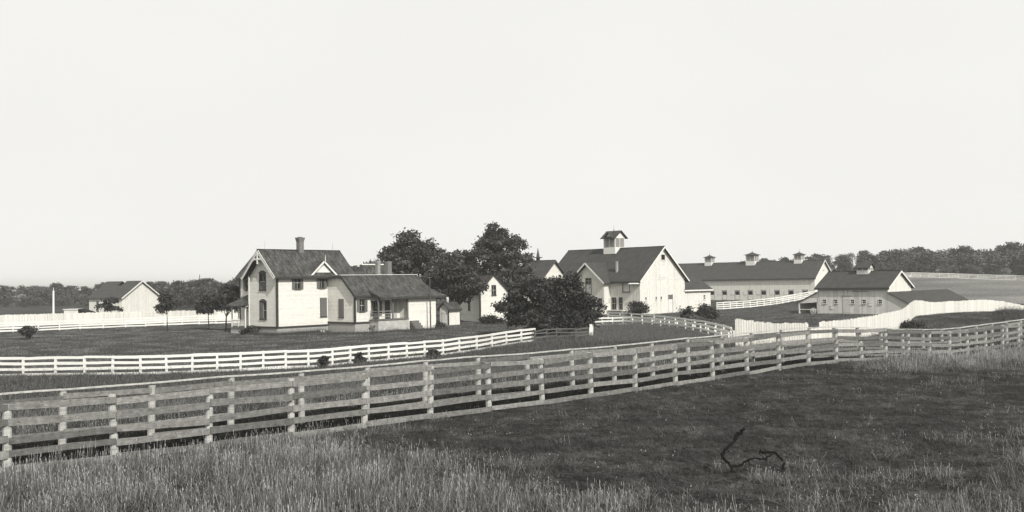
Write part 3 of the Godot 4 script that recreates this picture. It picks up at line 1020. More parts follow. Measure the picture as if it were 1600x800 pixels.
	rb.beam(Vector3(sx - 0.36, 6.3, 2.85), Vector3(sx - 0.36, 6.16, -0.1), 0.05, 0.26)
	rb.beam(Vector3(sx + 2.03, 4.6, 4.7), Vector3(sx + 2.03, 3.82, 6.9), 0.05, 0.24)
	part(wrp, "rake_board", rb, mats.trim)
	chimney(h, 13.5, 1.2, 5.8, 8.2, 0.42, mats.brick_light, 0.05)
	chimney(h, 13.9, 2.6, 5.8, 8.1, 0.6, mats.brick, 0.0)
	# side porch
	plinth(h, sx + 2.1, 13.6, 6.4, 4.9, -0.5, 1.3, mats.plaster, "porch_wall")
	plinth(h, sx + 2.0, 13.6, 6.5, 4.9, 1.3, 1.4, mats.shutter, "porch_floor")
	for px in [sx + 2.15, sx + 4.3, sx + 6.55]:
		var pm := MB.new()
		pm.box(Vector3(px - 0.07, 1.4, 6.3), Vector3(px + 0.07, 3.85, 6.44))
		part(h, "porch_post", pm, mats.shutter)
	var rl := MB.new()
	for y in [1.7, 2.0, 2.3]:
		rl.box(Vector3(sx + 2.2, y, 6.35), Vector3(sx + 4.25, y + 0.06, 6.4))
		rl.box(Vector3(sx + 2.12, y, 4.95), Vector3(sx + 2.17, y + 0.06, 6.3))
	part(h, "railing", rl, mats.louvre)
	for i in 4:
		plinth(h, 13.7, 14.9, 6.5 + 0.3 * (3 - i) + 0.3, 6.45, -0.2, 0.25 + 0.28 * i, mats.shutter, "step")
	# rear ell: a lower hip roof that shows above the wing
	plinth(h, 14.4, 20.4, -2.0, -7.0, -0.4, 5.4, cl, "rear_wall")
	var rr := MB.new()
	roof_plane(rr, Vector3(15.8, 7.85, -4.5), Vector3(19.2, 7.85, -4.5), Vector3(20.8, 5.3, -1.6), Vector3(14.1, 5.3, -1.6), 0.1, 17)
	roof_plane(rr, Vector3(15.8, 7.85, -4.5), Vector3(19.2, 7.85, -4.5), Vector3(20.8, 5.3, -7.4), Vector3(14.1, 5.3, -7.4), 0.1, 18)
	roof_plane(rr, Vector3(19.2, 7.85, -4.5), Vector3(19.2, 7.85, -4.5001), Vector3(20.8, 5.3, -7.4), Vector3(20.8, 5.3, -1.6), 0.1, 19)
	roof_plane(rr, Vector3(15.8, 7.85, -4.5), Vector3(15.8, 7.85, -4.5001), Vector3(14.1, 5.3, -7.4), Vector3(14.1, 5.3, -1.6), 0.1, 19)
	var rrp := part(h, "roof", rr, mats.shingle)
	var rcap := MB.new()
	rcap.beam(Vector3(15.7, 7.9, -4.5), Vector3(19.3, 7.9, -4.5), 0.3, 0.14)
	part(rrp, "ridge_cap", rcap, mats.trimwhite)
	var rfn := MB.new()
	rfn.tube(Vector3(15.9, 7.9, -4.5), Vector3(15.9, 8.7, -4.5), 0.06, 0.03, 5)
	part(rrp, "finial", rfn, mats.trimwhite)

func band(parent: Node, x0: float, x1: float, z: float, y0: float, y1: float, m: Material, th: float):
	var mb := MB.new()
	mb.box(Vector3(x0, y0, z - th / 2), Vector3(x1, y1, z + th / 2))
	part(parent, "water_table", mb, m)

func band_left(parent: Node, x: float, z0: float, z1: float, y0: float, y1: float, m: Material, th: float):
	var mb := MB.new()
	mb.box(Vector3(x - th / 2, y0, z0), Vector3(x + th / 2, y1, z1))
	part(parent, "water_table", mb, m)

func porch_left(h: Node):
	plinth(h, -0.5, 1.48, -5.5, -8.4, -0.4, 0.6, mats.plaster, "porch_wall")
	plinth(h, -0.6, 1.47, -5.45, -8.5, 0.6, 0.72, mats.shutter, "porch_floor")
	for z in [-5.6, -6.95, -8.3]:
		var pm := MB.new()
		pm.box(Vector3(-0.46, 0.72, z - 0.06), Vector3(-0.34, 3.2, z + 0.06))
		pm.box(Vector3(-0.50, 2.75, z - 0.1), Vector3(-0.30, 2.85, z + 0.1))
		for s in [-1.0, 1.0]:
			for i in 4:
				var t := i / 4.0
				pm.beam(Vector3(-0.4, 2.7 + 0.45 * sin(t * PI / 2), z + s * 0.55 * (1 - cos(t * PI / 2))), Vector3(-0.4, 2.7 + 0.45 * sin((t + 0.25) * PI / 2), z + s * 0.55 * (1 - cos((t + 0.25) * PI / 2))), 0.05, 0.09)
		part(h, "porch_post", pm, mats.trimwhite)
	var rl := MB.new()
	rl.box(Vector3(-0.44, 1.5, -8.3), Vector3(-0.37, 1.57, -5.6))
	rl.box(Vector3(-0.44, 0.9, -8.3), Vector3(-0.37, 0.96, -5.6))
	for i in 16: rl.box(Vector3(-0.42, 0.96, -8.25 + i * 0.17), Vector3(-0.39, 1.5, -8.21 + i * 0.17))
	part(h, "railing", rl, mats.trimwhite)
	var pr := MB.new()
	var e := [Vector3(-0.95, 3.2, -5.3), Vector3(-0.95, 3.2, -8.8), Vector3(1.48, 3.2, -8.8), Vector3(1.48, 3.2, -5.45)]
	var t0 := Vector3(1.48, 4.5, -6.2)
	var t1 := Vector3(1.48, 4.5, -7.6)
	pr.quad(e[0], t0, t1, e[1]); pr.tri(e[1], t1, e[2]); pr.tri(e[0], e[3], t0)
	pr.quad(e[0] - Vector3(0, 0.2, 0), e[0], e[1], e[1] - Vector3(0, 0.2, 0))
	pr.quad(e[1] - Vector3(0, 0.2, 0), e[1], e[2], e[2] - Vector3(0, 0.2, 0))
	pr.quad(e[0] - Vector3(0, 0.2, 0), e[1] - Vector3(0, 0.2, 0), e[2] - Vector3(0, 0.2, 0), e[3] - Vector3(0, 0.2, 0))
	part(h, "porch_roof", pr, mats.shingle)

# ------------------------------------------------------------------ big white barn
func build_big_barn():
	var b := thing("white_barn", "large white barn with tall square cupola and a projecting front gable", "barn", Vector3(19.84, -1.6, -149.6), -0.81)
	var he := 5.55
	var hr := 10.6
	var W := 11.63
	var L := 20.0
	var gl := [Rect2(5.45, 8.5, 1.1, 0.95), Rect2(1.2, 2.15, 0.42, 0.6), Rect2(3.8, 2.15, 0.42, 0.6), Rect2(5.1, 2.15, 0.42, 0.6)]
	var fl := [Rect2(L - 3.5, 3.5, 1.5, 1.7), Rect2(L - 5.8, 0.7, 1.0, 2.0), Rect2(L - 4.3, 0.7, 0.8, 2.0)]
	gable(b, {x0 = -L, x1 = 0.0, zf = 0.0, zb = -W, yb = -0.2, he = he, hr = hr, ovg = 0.55, ove = 0.55, roof = mats.roofing, rake = mats.trimwhite, fascia = mats.trim,
		walls = {front = ["vert", 0.3, mats.barnwhite, fl], right = ["vert", 0.3, mats.barnwhite, gl], left = ["vert", 0.3, mats.barnwhite, []], back = ["vert", 0.3, mats.barnwhite, []]}})
	var rt := right_at(0, 0)
	window(b, rt, 6.0, 8.55, 9.4, 1.0, {frame = mats.barnwhite, bars = false, casing = 0.06, glass = mats.dark})
	for s in [1.41, 4.01, 5.31]: window(b, rt, s, 2.2, 2.7, 0.34, {frame = mats.barnwhite, bars = false, casing = 0.05})
	plank_door(b, rt, 4.9, 7.1, 5.7, 8.3, mats.barnwhite, "hay_door", 0.02)
	plank_door(b, rt, 7.1, 8.2, 0.1, 2.2, mats.barnwhite, "door", 0.03)
	plank_door(b, rt, 7.1, 8.2, 2.22, 2.95, mats.shutter, "door", 0.03)
	var dj := MB.new()
	dj.box(Vector3(8.21, 0.1, 0.0), Vector3(8.32, 3.0, 0.06))
	part(b, "door_jamb", dj, mats.shutter, rt)
	var bd := MB.new()
	bd.box(Vector3(-0.02, 5.42, 0.02), Vector3(W + 0.02, 5.52, 0.035))
	part(b, "gable_seam", bd, mats.barnwhite, rt)
	var fr := front_at(-L, 0)
	window(b, fr, L - 2.75, 3.6, 5.1, 1.35, {frame = mats.shutter, casing = 0.1, glass = mats.barnwhite, bar = mats.barnwhite})
	window(b, fr, L - 5.3, 0.8, 2.6, 0.8, {frame = mats.shutter, casing = 0.1})
	window(b, fr, L - 3.9, 0.8, 2.6, 0.6, {frame = mats.shutter, casing = 0.1})
	# small pent hood over the door
	var ph := MB.new()
	ph.hexa([Vector3(-1.6, 4.75, 0.9), Vector3(0.25, 4.75, 0.9), Vector3(0.25, 4.75, 0.02), Vector3(-1.6, 4.75, 0.02), Vector3(-1.6, 4.8, 0.9), Vector3(0.25, 4.8, 0.9), Vector3(0.25, 5.2, 0.02), Vector3(-1.6, 5.2, 0.02)])
	part(b, "door_hood", ph, mats.barnwhite)
	var dk := MB.new()
	dk.box(Vector3(-6.0, 0.55, 0.05), Vector3(-2.6, 0.68, 1.0))
	dk.box(Vector3(-5.9, -0.3, 0.9), Vector3(-5.75, 0.55, 1.0)); dk.box(Vector3(-2.9, -0.3, 0.9), Vector3(-2.75, 0.55, 1.0))
	part(b, "loading_platform", dk, mats.barnwhite)
	# projecting front gable
	var wl := PackedVector2Array([Vector2(0, -0.2), Vector2(6.7, -0.2), Vector2(6.7, 5.3), Vector2(3.35, 8.1), Vector2(0, 5.3)])
	var gf := front_at(-12.8, 1.5)
	wall(b, gf, wl, [Rect2(2.8, 3.2, 1.3, 2.6), Rect2(5.4, 1.4, 0.9, 1.2)], "vert", 0.28, mats.barnwhite, 5)
	wall(b, right_at(-6.1, 1.5), box_poly(1.5, -0.2, 5.4), [], "vert", 0.25, mats.barnwhite, 6)
	wall(b, left_at(-12.8, 0.0), box_poly(1.5, -0.2, 5.4), [], "vert", 0.25, mats.barnwhite, 7)
	window(b, gf, 3.45, 5.0, 5.75, 1.1, {frame = mats.shutter, casing = 0.1})
	window(b, gf, 3.45, 3.3, 4.85, 1.1, {frame = mats.shutter, casing = 0.1, glass = mats.barnwhite})
	window(b, gf, 5.85, 1.5, 2.5, 0.7, {frame = mats.shutter, casing = 0.08})
	var gr := MB.new()
	for s in [-1.0, 1.0]:
		roof_plane(gr, Vector3(-9.45, 8.3, 2.2), Vector3(-9.45, 8.3, -3.2), Vector3(-9.45 + s * 3.95, 5.0, -3.2 + 2.7), Vector3(-9.45 + s * 3.95, 5.0, 2.2), 0.12, 20)
	var grp := part(b, "front_roof", gr, mats.roofing)
	for s in [-1.0, 1.0]:
		var rb := MB.new()
		rb.beam(Vector3(-9.45 + s * 3.95, 4.9, 2.23), Vector3(-9.45, 8.2, 2.23), 0.05, 0.24)
		part(grp, "rake_board", rb, mats.trimwhite)
	var vp := MB.new()
	vp.tube(Vector3(-5.7, 6.2, -1.3), Vector3(-5.7, 8.3, -1.3), 0.26, 0.24, 10)
	vp.tube(Vector3(-5.7, 8.3, -1.3), Vector3(-5.7, 8.45, -1.3), 0.3, 0.3, 10)
	part(b, "vent_pipe", vp, mats.brick_light)
	cupola(b, -10.0, -W / 2, 2.5, hr + 0.1, hr + 1.95, hr + 3.1, false, mats.trimwhite, mats.roofing, mats.louvre, true)
	# annex beyond the gable end, its eave towards the gate
	var az := -W - 0.02
	wall(b, right_at(-0.3, az), box_poly(7.6, -0.2, 3.75), [Rect2(5.5, 1.9, 0.6, 0.85)], "vert", 0.28, mats.barnwhite, 9)
	window(b, right_at(-0.3, az), 5.8, 1.95, 2.7, 0.5, {frame = mats.barnwhite, casing = 0.05, bars = true, bar = mats.barnwhite})
	wall(b, back_at(-0.3, az - 7.6), PackedVector2Array([Vector2(0, -0.2), Vector2(6.4, -0.2), Vector2(6.4, 3.75), Vector2(3.2, 5.8), Vector2(0, 3.75)]), [], "vert", 0.3, mats.barnwhite, 10)
	wall(b, left_at(-6.7, az - 7.6), box_poly(7.6, -0.2, 3.75), [], "vert", 0.3, mats.barnwhite, 11)
	var ar := MB.new()
	roof_plane(ar, Vector3(-3.5, 5.95, az + 0.3), Vector3(-3.5, 5.95, az - 7.9), Vector3(0.1, 3.65, az - 7.9), Vector3(0.1, 3.65, az + 0.3), 0.12, 22)
	roof_plane(ar, Vector3(-3.5, 5.95, az + 0.3), Vector3(-3.5, 5.95, az - 7.9), Vector3(-7.1, 3.65, az - 7.9), Vector3(-7.1, 3.65, az + 0.3), 0.12, 23)
	var arp := part(b, "annex_roof", ar, mats.roofing)
	var ae := MB.new()
	ae.box(Vector3(0.1, 3.4, az - 7.9), Vector3(0.14, 3.62, az + 0.3))
	part(arp, "eave_board", ae, mats.trimwhite)

# ------------------------------------------------------------------ long stable
func build_stable():
	var b := thing("long_stable", "long grey-walled horse stable with three roof cupolas and a row of half doors", "stable", Vector3(73.86, -1.95, -234.71), -0.71)
	var L := 46.0
	var holes := []
	for i in 9: holes.append(Rect2(L - 2.49 - 3.66 * i - 0.6, 1.45, 1.2, 1.25))
	gable(b, {x0 = -L, x1 = 0.0, zf = 0.0, zb = -10.8, yb = -0.6, he = 5.75, hr = 9.85, ovg = 0.5, ove = 0.5, roof = mats.roofing, rake = mats.trimwhite, fascia = mats.trim,
		walls = {front = ["vert", 0.3, mats.barnwhite, holes], right = ["vert", 0.3, mats.barnwhite, []], left = ["vert", 0.3, mats.barnwhite, []], back = ["vert", 0.3, mats.barnwhite, []]}})
	var fr := front_at(-L, 0)
	for i in 9:
		var s := L - 2.49 - 3.66 * i
		plank_door(b, fr, s - 0.6, s + 0.6, 0.25, 1.43, mats.barnwhite, "half_door", 0.02, true)
		plank_door(b, fr, s - 1.95, s - 0.95, 1.45, 2.45, mats.barnwhite, "shutter", 0.02)
		var fm := MB.new()
		fm.box(Vector3(s - 0.72, 0.2, 0.0), Vector3(s - 0.6, 2.82, 0.05)); fm.box(Vector3(s + 0.6, 0.2, 0.0), Vector3(s + 0.72, 2.82, 0.05))
		fm.box(Vector3(s - 0.6, 2.35, 0.0), Vector3(s + 0.6, 2.72, 0.05))
		part(b, "door_frame", fm, mats.louvre, fr)
	var sill := MB.new()
	sill.box(Vector3(0, -0.6, 0.0), Vector3(L, 0.12, 0.05))
	part(b, "sill_board", sill, mats.shutter, fr)
	for c in [[-6.2, 2.0, 1.55, 2.2], [-19.1, 2.5, 1.85, 2.6], [-31.6, 2.0, 1.55, 2.2]]:
		cupola(b, c[0], -5.4, c[1], 9.95, 9.95 + c[2], 9.95 + c[3], true, mats.trimwhite, mats.roofing, mats.louvre)
	var gv := MB.new()
	gv.box(Vector3(4.9, 7.3, 0.0), Vector3(5.9, 7.45, 0.06))
	part(b, "hay_beam", gv, mats.shutter, right_at(0, 0))

# ------------------------------------------------------------------ unpainted board barn on the right
func build_board_barn():
	var b := thing("board_barn", "low unpainted board barn with small windows, white gable end and lean-tos", "barn", Vector3(52.78, -1.66, -135.19), -0.74)
	var L := 10.35
	var W := 8.96
	var wins := [1.05, 2.75, 5.25, 6.95, 9.25]
	var holes := []
	for s in wins: holes.append(Rect2(s - 0.3, 1.55, 0.6, 0.62))
	var pl := [mats.plank0, mats.plank1, mats.plank2, mats.plank3]
	gable(b, {x0 = -L, x1 = 0.0, zf = 0.0, zb = -W, yb = -0.3, he = 3.9, hr = 6.1, ovg = 0.35, ove = 0.35, roof = mats.roofing, rake = mats.trimwhite, fascia = mats.trim,
		walls = {front = ["vert", 0.26, pl, holes, true], right = ["vert", 0.3, mats.barnwhite, []], left = ["vert", 0.3, mats.plank1, []], back = ["vert", 0.3, mats.plank1, []]}})
	var fr := front_at(-L, 0)
	for s in wins: window(b, fr, s, 1.6, 2.12, 0.5, {frame = mats.plank3, casing = 0.05, bar = mats.plank1})
	plank_door(b, fr, 3.85, 5.0, 0.0, 2.55, mats.plank0, "door", 0.03, true)
	var tr := MB.new()
	tr.box(Vector3(3.7, 2.62, 0.02), Vector3(5.1, 2.7, 0.09)); tr.box(Vector3(5.2, 3.28, 0.02), Vector3(7.4, 3.34, 0.08))
	part(b, "door_track", tr, mats.shutter, fr)
	plank_door(b, fr, 1.95, 2.4, 0.75, 1.35, mats.plank1, "hatch", 0.03)
	plank_door(b, fr, 7.6, 8.1, 1.25, 1.8, mats.plank1, "hatch", 0.03)
	plank_door(b, fr, 6.0, 6.35, 3.42, 3.75, mats.plank1, "hatch", 0.03)
	cupola(b, -5.0, -W / 2, 1.75, 6.15, 6.85, 7.5, false, mats.plank1, mats.roofing, mats.louvre)
	# lean-to along the gable end, running on behind as a low shed
	var D := 25.0
	wall(b, front_at(0.02, 0.0), PackedVector2Array([Vector2(0, -0.6), Vector2(2.9, -0.6), Vector2(2.9, 1.5), Vector2(0, 3.1)]), [], "vert", 0.26, mats.plank0, 3)
	wall(b, right_at(2.92, 0.0), box_poly(D, -0.8, 1.5), [], "vert", 0.3, mats.plank1, 4)
	wall(b, left_at(-0.02, -D), box_poly(D - W, -0.6, 3.1), [], "vert", 0.3, mats.plank1, 5)
	var lr := MB.new()
	roof_plane(lr, Vector3(-0.05, 3.25, 0.25), Vector3(-0.05, 3.25, -D), Vector3(3.4, 1.4, -D), Vector3(3.4, 1.4, 0.25), 0.1, 25)
	part(b, "lean_to_roof", lr, mats.roofing)
	# open wagon shed on the other end
	wall(b, front_at(-13.4, -0.05), PackedVector2Array([Vector2(0, 1.55), Vector2(3.05, 1.75), Vector2(3.05, 3.15), Vector2(0, 1.75)]), [], "vert", 0.26, mats.plank1, 6)
	wall(b, left_at(-13.4, -5.0), box_poly(5.0, -0.5, 1.7), [], "vert", 0.3, mats.plank1, 7)
	wall(b, back_at(-10.35, -5.0), box_poly(3.05, -0.5, 1.8), [], "vert", 0.3, mats.plank3, 8)
	var orf := MB.new()
	roof_plane(orf, Vector3(-10.37, 3.3, 0.15), Vector3(-10.37, 3.3, -5.2), Vector3(-13.75, 1.65, -5.2), Vector3(-13.75, 1.65, 0.15), 0.1, 26)
	part(b, "wagon_shed_roof", orf, mats.roofing)
	for x in [-13.35, -10.45]:
		var pm := MB.new()
		pm.box(Vector3(x - 0.07, -0.5, -0.16), Vector3(x + 0.07, 1.7, -0.02))
		part(b, "shed_post", pm, mats.plank1)
	var rl := MB.new()
	rl.box(Vector3(-13.3, 0.62, -0.12), Vector3(-10.5, 0.72, -0.06))
	part(b, "shed_rail", rl, mats.plank1)
	# wheel left leaning at the shed mouth
	var wv := thing("wagon_wheel", "pale spoked wagon wheel leaning at the mouth of the open wagon shed", "wheel", b.transform * Vector3(-10.95, 0.02, 0.35), -0.74)
	var rim := MB.new()
	var R := 0.42
	for i in 18:
		var a := TAU * i / 18
		var c := TAU * (i + 1) / 18
		rim.beam(Vector3(cos(a) * R, 0.45 + sin(a) * R, 0), Vector3(cos(c) * R, 0.45 + sin(c) * R, 0), 0.07, 0.07, Vector3(0, 0, 1))
	part(wv, "rim", rim, mats.barnwhite)
	var hb := MB.new()
	hb.tube(Vector3(0, 0.45, -0.1), Vector3(0, 0.45, 0.12), 0.09, 0.07, 10)
	part(wv, "hub", hb, mats.barnwhite)
	for i in 10:
		var a := TAU * i / 10
		var sp := MB.new()
		sp.beam(Vector3(0, 0.45, 0), Vector3(cos(a) * R, 0.45 + sin(a) * R, 0), 0.04, 0.05, Vector3(0, 0, 1))
		part(wv, "spoke", sp, mats.barnwhite)

# ------------------------------------------------------------------ the smaller buildings
func build_small_buildings():
	# outlying barn in the left distance
	var b := thing("distant_barn", "white gabled barn with a notched dark roof standing before the far wood", "barn", Vector3(-85.89, -1.83, -211.1), -0.43)
	var W := 11.0
	var L := 9.9
	wall(b, front_at(-L, 0), box_poly(L, -0.4, 3.6), [Rect2(2.2, 0.2, 0.8, 2.6)], "vert", 0.3, mats.barnwhite, 1)
	wall(b, right_at(0, 0), gable_poly(W, -0.4, 3.6, 7.05), [Rect2(5.2, 0.2, 1.1, 1.0)], "vert", 0.3, mats.barnwhite, 2)
	wall(b, left_at(-L, -W), gable_poly(W, -0.4, 3.6, 7.05), [], "vert", 0.3, mats.barnwhite, 3)
	wall(b, back_at(0, -W), box_poly(L, -0.4, 3.6), [], "vert", 0.3, mats.barnwhite, 4)
	plank_door(b, front_at(-L, 0), 2.2, 3.0, 0.2, 2.8, mats.shutter, "door", -0.03)
	var rm := MB.new()
	for s in [[-L - 0.5, -5.6, 7.15], [-5.6, -4.2, 6.2], [-4.2, 0.5, 7.2]]:
		var t: float = s[2]
		var zr := (7.2 - t) * 1.55
		roof_plane(rm, Vector3(s[0], t, -W / 2 + zr), Vector3(s[1], t, -W / 2 + zr), Vector3(s[1], 3.42, 0.5), Vector3(s[0], 3.42, 0.5), 0.12, 1)
		roof_plane(rm, Vector3(s[0], t, -W / 2 - zr), Vector3(s[1], t, -W / 2 - zr), Vector3(s[1], 3.42, -W - 0.5), Vector3(s[0], 3.42, -W - 0.5), 0.12, 2)
	var rp := part(b, "roof", rm, mats.roofing)
	for s in [1.0, -1.0]:
		var rb := MB.new()
		rb.beam(Vector3(0.53, 3.3, -W / 2 + s * (W / 2 + 0.5)), Vector3(0.53, 7.1, -W / 2), 0.05, 0.24)
		part(rp, "rake_board", rb, mats.trimwhite)
	plank_door(b, right_at(0, 0), 5.2, 6.3, 0.2, 1.2, mats.barnwhite, "door", -0.03)
	# cottage between the trees
	var c := thing("white_cottage", "narrow white gabled cottage with one upper window, half hidden by trees", "house", Vector3(-4.41, -1.6, -129.83), -1.19)
	gable(c, {x0 = -8.3, x1 = 0.0, zf = 0.0, zb = -4.0, yb = -0.2, he = 4.2, hr = 6.4, ovg = 0.35, ove = 0.35, roof = mats.shingle, fascia = mats.trim,
		walls = {front = ["clap", 0.16, mats.clap, [Rect2(3.5, 1.6, 0.8, 1.3)]], right = ["clap", 0.16, mats.clap, [Rect2(1.7, 3.65, 0.6, 1.35)]], left = ["clap", 0.16, mats.clap, []], back = ["clap", 0.16, mats.clap, []]}})
	window(c, right_at(0, 0), 2.0, 3.72, 4.93, 0.48, {frame = mats.shutter_dark, casing = 0.1})
	window(c, front_at(-8.3, 0), 3.9, 1.65, 2.85, 0.7, {frame = mats.shutter_dark, casing = 0.1})
	cornerboard(c, 0.0, 0.0, -0.2, 4.15, mats.trim, 0.2)
	# privy beside the wing
	var p := thing("outhouse", "tiny white outhouse with gabled roof and vent pipe beside the wing", "outhouse", Vector3(-8.2, -1.6, -122.49), 0.90)
	gable(p, {x0 = 0.0, x1 = 2.13, zf = 0.0, zb = -1.5, yb = -0.1, he = 2.15, hr = 2.85, ovg = 0.25, ove = 0.22, roof = mats.shingle, fascia = mats.trim,
		walls = {front = ["vert", 0.2, mats.clap, []], right = ["vert", 0.2, mats.clap, []], left = ["vert", 0.2, mats.clap, []], back = ["vert", 0.2, mats.clap, []]}})
	cornerboard(p, 0.0, 0.0, -0.1, 2.1, mats.trim, 0.12)
	plank_door(p, left_at(0, -1.5), 0.4, 1.1, 0.1, 1.9, mats.clap, "door", 0.03)
	var vp := MB.new()
	vp.box(Vector3(0.55, 2.6, -0.85), Vector3(0.75, 3.6, -0.65)); vp.box(Vector3(0.5, 3.3, -0.9), Vector3(0.8, 3.38, -0.6))
	part(p, "vent_pipe", vp, mats.trimwhite)
	# carriage barn behind the apple tree
	var q := thing("carriage_barn", "white gable-ended carriage barn rising behind the big apple tree", "barn", Vector3(4.08, -1.6, -152.4), -0.6)
	gable(q, {x0 = -5.2, x1 = 0.0, zf = 0.0, zb = -9.5, yb = -0.2, he = 5.3, hr = 8.7, ovg = 0.4, ove = 0.5, roof = mats.roofing, rake = mats.shutter_dark, fascia = mats.trim,
		walls = {front = ["vert", 0.3, mats.barnwhite, []], right = ["clap", 0.2, mats.barnwhite, []], left = ["vert", 0.3, mats.barnwhite, []], back = ["vert", 0.3, mats.barnwhite, []]}})
	var vt := MB.new()
	vt.tube(Vector3(-3.0, 8.7, -4.75), Vector3(-3.0, 9.3, -4.75), 0.3, 0.34, 8)
	vt.tube(Vector3(-3.0, 9.3, -4.75), Vector3(-3.0, 9.42, -4.75), 0.75, 0.75, 8)
	vt.tube(Vector3(-3.0, 9.42, -4.75), Vector3(-3.0, 10.9, -4.75), 0.3, 0.03, 8)
	part(q, "ventilator", vt, mats.iron)
	# low sheds behind the tight white fence
	var s1 := thing("low_shed", "long low shed with pale shingled roof behind the white board fence", "shed", P(-48.5, 158.0), 0.1)
	gable(s1, {x0 = 0.0, x1 = 6.0, zf = 0.0, zb = -4.0, yb = -0.3, he = 1.75, hr = 2.75, ovg = 0.3, ove = 0.3, roof = mats.shingle,
		walls = {front = ["vert", 0.3, mats.barnwhite, []], right = ["vert", 0.3, mats.barnwhite, []], left = ["vert", 0.3, mats.barnwhite, []], back = ["vert", 0.3, mats.barnwhite, []]}})
	var s2 := thing("low_shed", "small pale shed between the yard trees and the far wood", "shed", P(-47.0, 168.0), 0.0)
	gable(s2, {x0 = 6.5, x1 = 12.0, zf = 0.0, zb = -4.0, yb = -0.3, he = 2.4, hr = 3.4, ovg = 0.3, ove = 0.3, roof = mats.shingle,
		walls = {front = ["vert", 0.3, mats.barnwhite, []], right = ["vert", 0.3, mats.barnwhite, []], left = ["vert", 0.3, mats.barnwhite, []], back = ["vert", 0.3, mats.barnwhite, []]}})
	var s3 := thing("calf_shed", "small white shed with a steep dark lean-to roof beside the white pole", "shed", P(-71.0, 152.0), 0.0)
	wall(s3, front_at(0, 0), box_poly(2.2, -0.3, 2.1), [], "vert", 0.3, mats.barnwhite, 1)
	wall(s3, right_at(2.2, 0), box_poly(2.0, -0.3, 2.1), [], "vert", 0.3, mats.barnwhite, 2)
	wall(s3, left_at(0, -2.0), box_poly(2.0, -0.3, 2.1), [], "vert", 0.3, mats.barnwhite, 2)
	wall(s3, back_at(2.2, -2.0), box_poly(2.2, -0.3, 2.1), [], "vert", 0.3, mats.barnwhite, 2)
	var r3 := MB.new()
	r3.box(Vector3(-0.15, 2.1, 0.15), Vector3(2.3, 2.2, -2.15))
	part(s3, "roof", r3, mats.barnwhite)
	var r4 := MB.new()
	roof_plane(r4, Vector3(2.35, 2.2, 0.2), Vector3(2.35, 2.2, -2.4), Vector3(5.2, 1.2, -2.4), Vector3(5.2, 1.2, 1.2), 0.1, 3)
	part(s3, "lean_to_roof", r4, mats.dark)
	wall(s3, front_at(2.3, -0.4), PackedVector2Array([Vector2(0, -0.3), Vector2(2.7, -0.3), Vector2(2.7, 1.0), Vector2(0, 2.0)]), [], "vert", 0.3, mats.shutter_dark, 2)

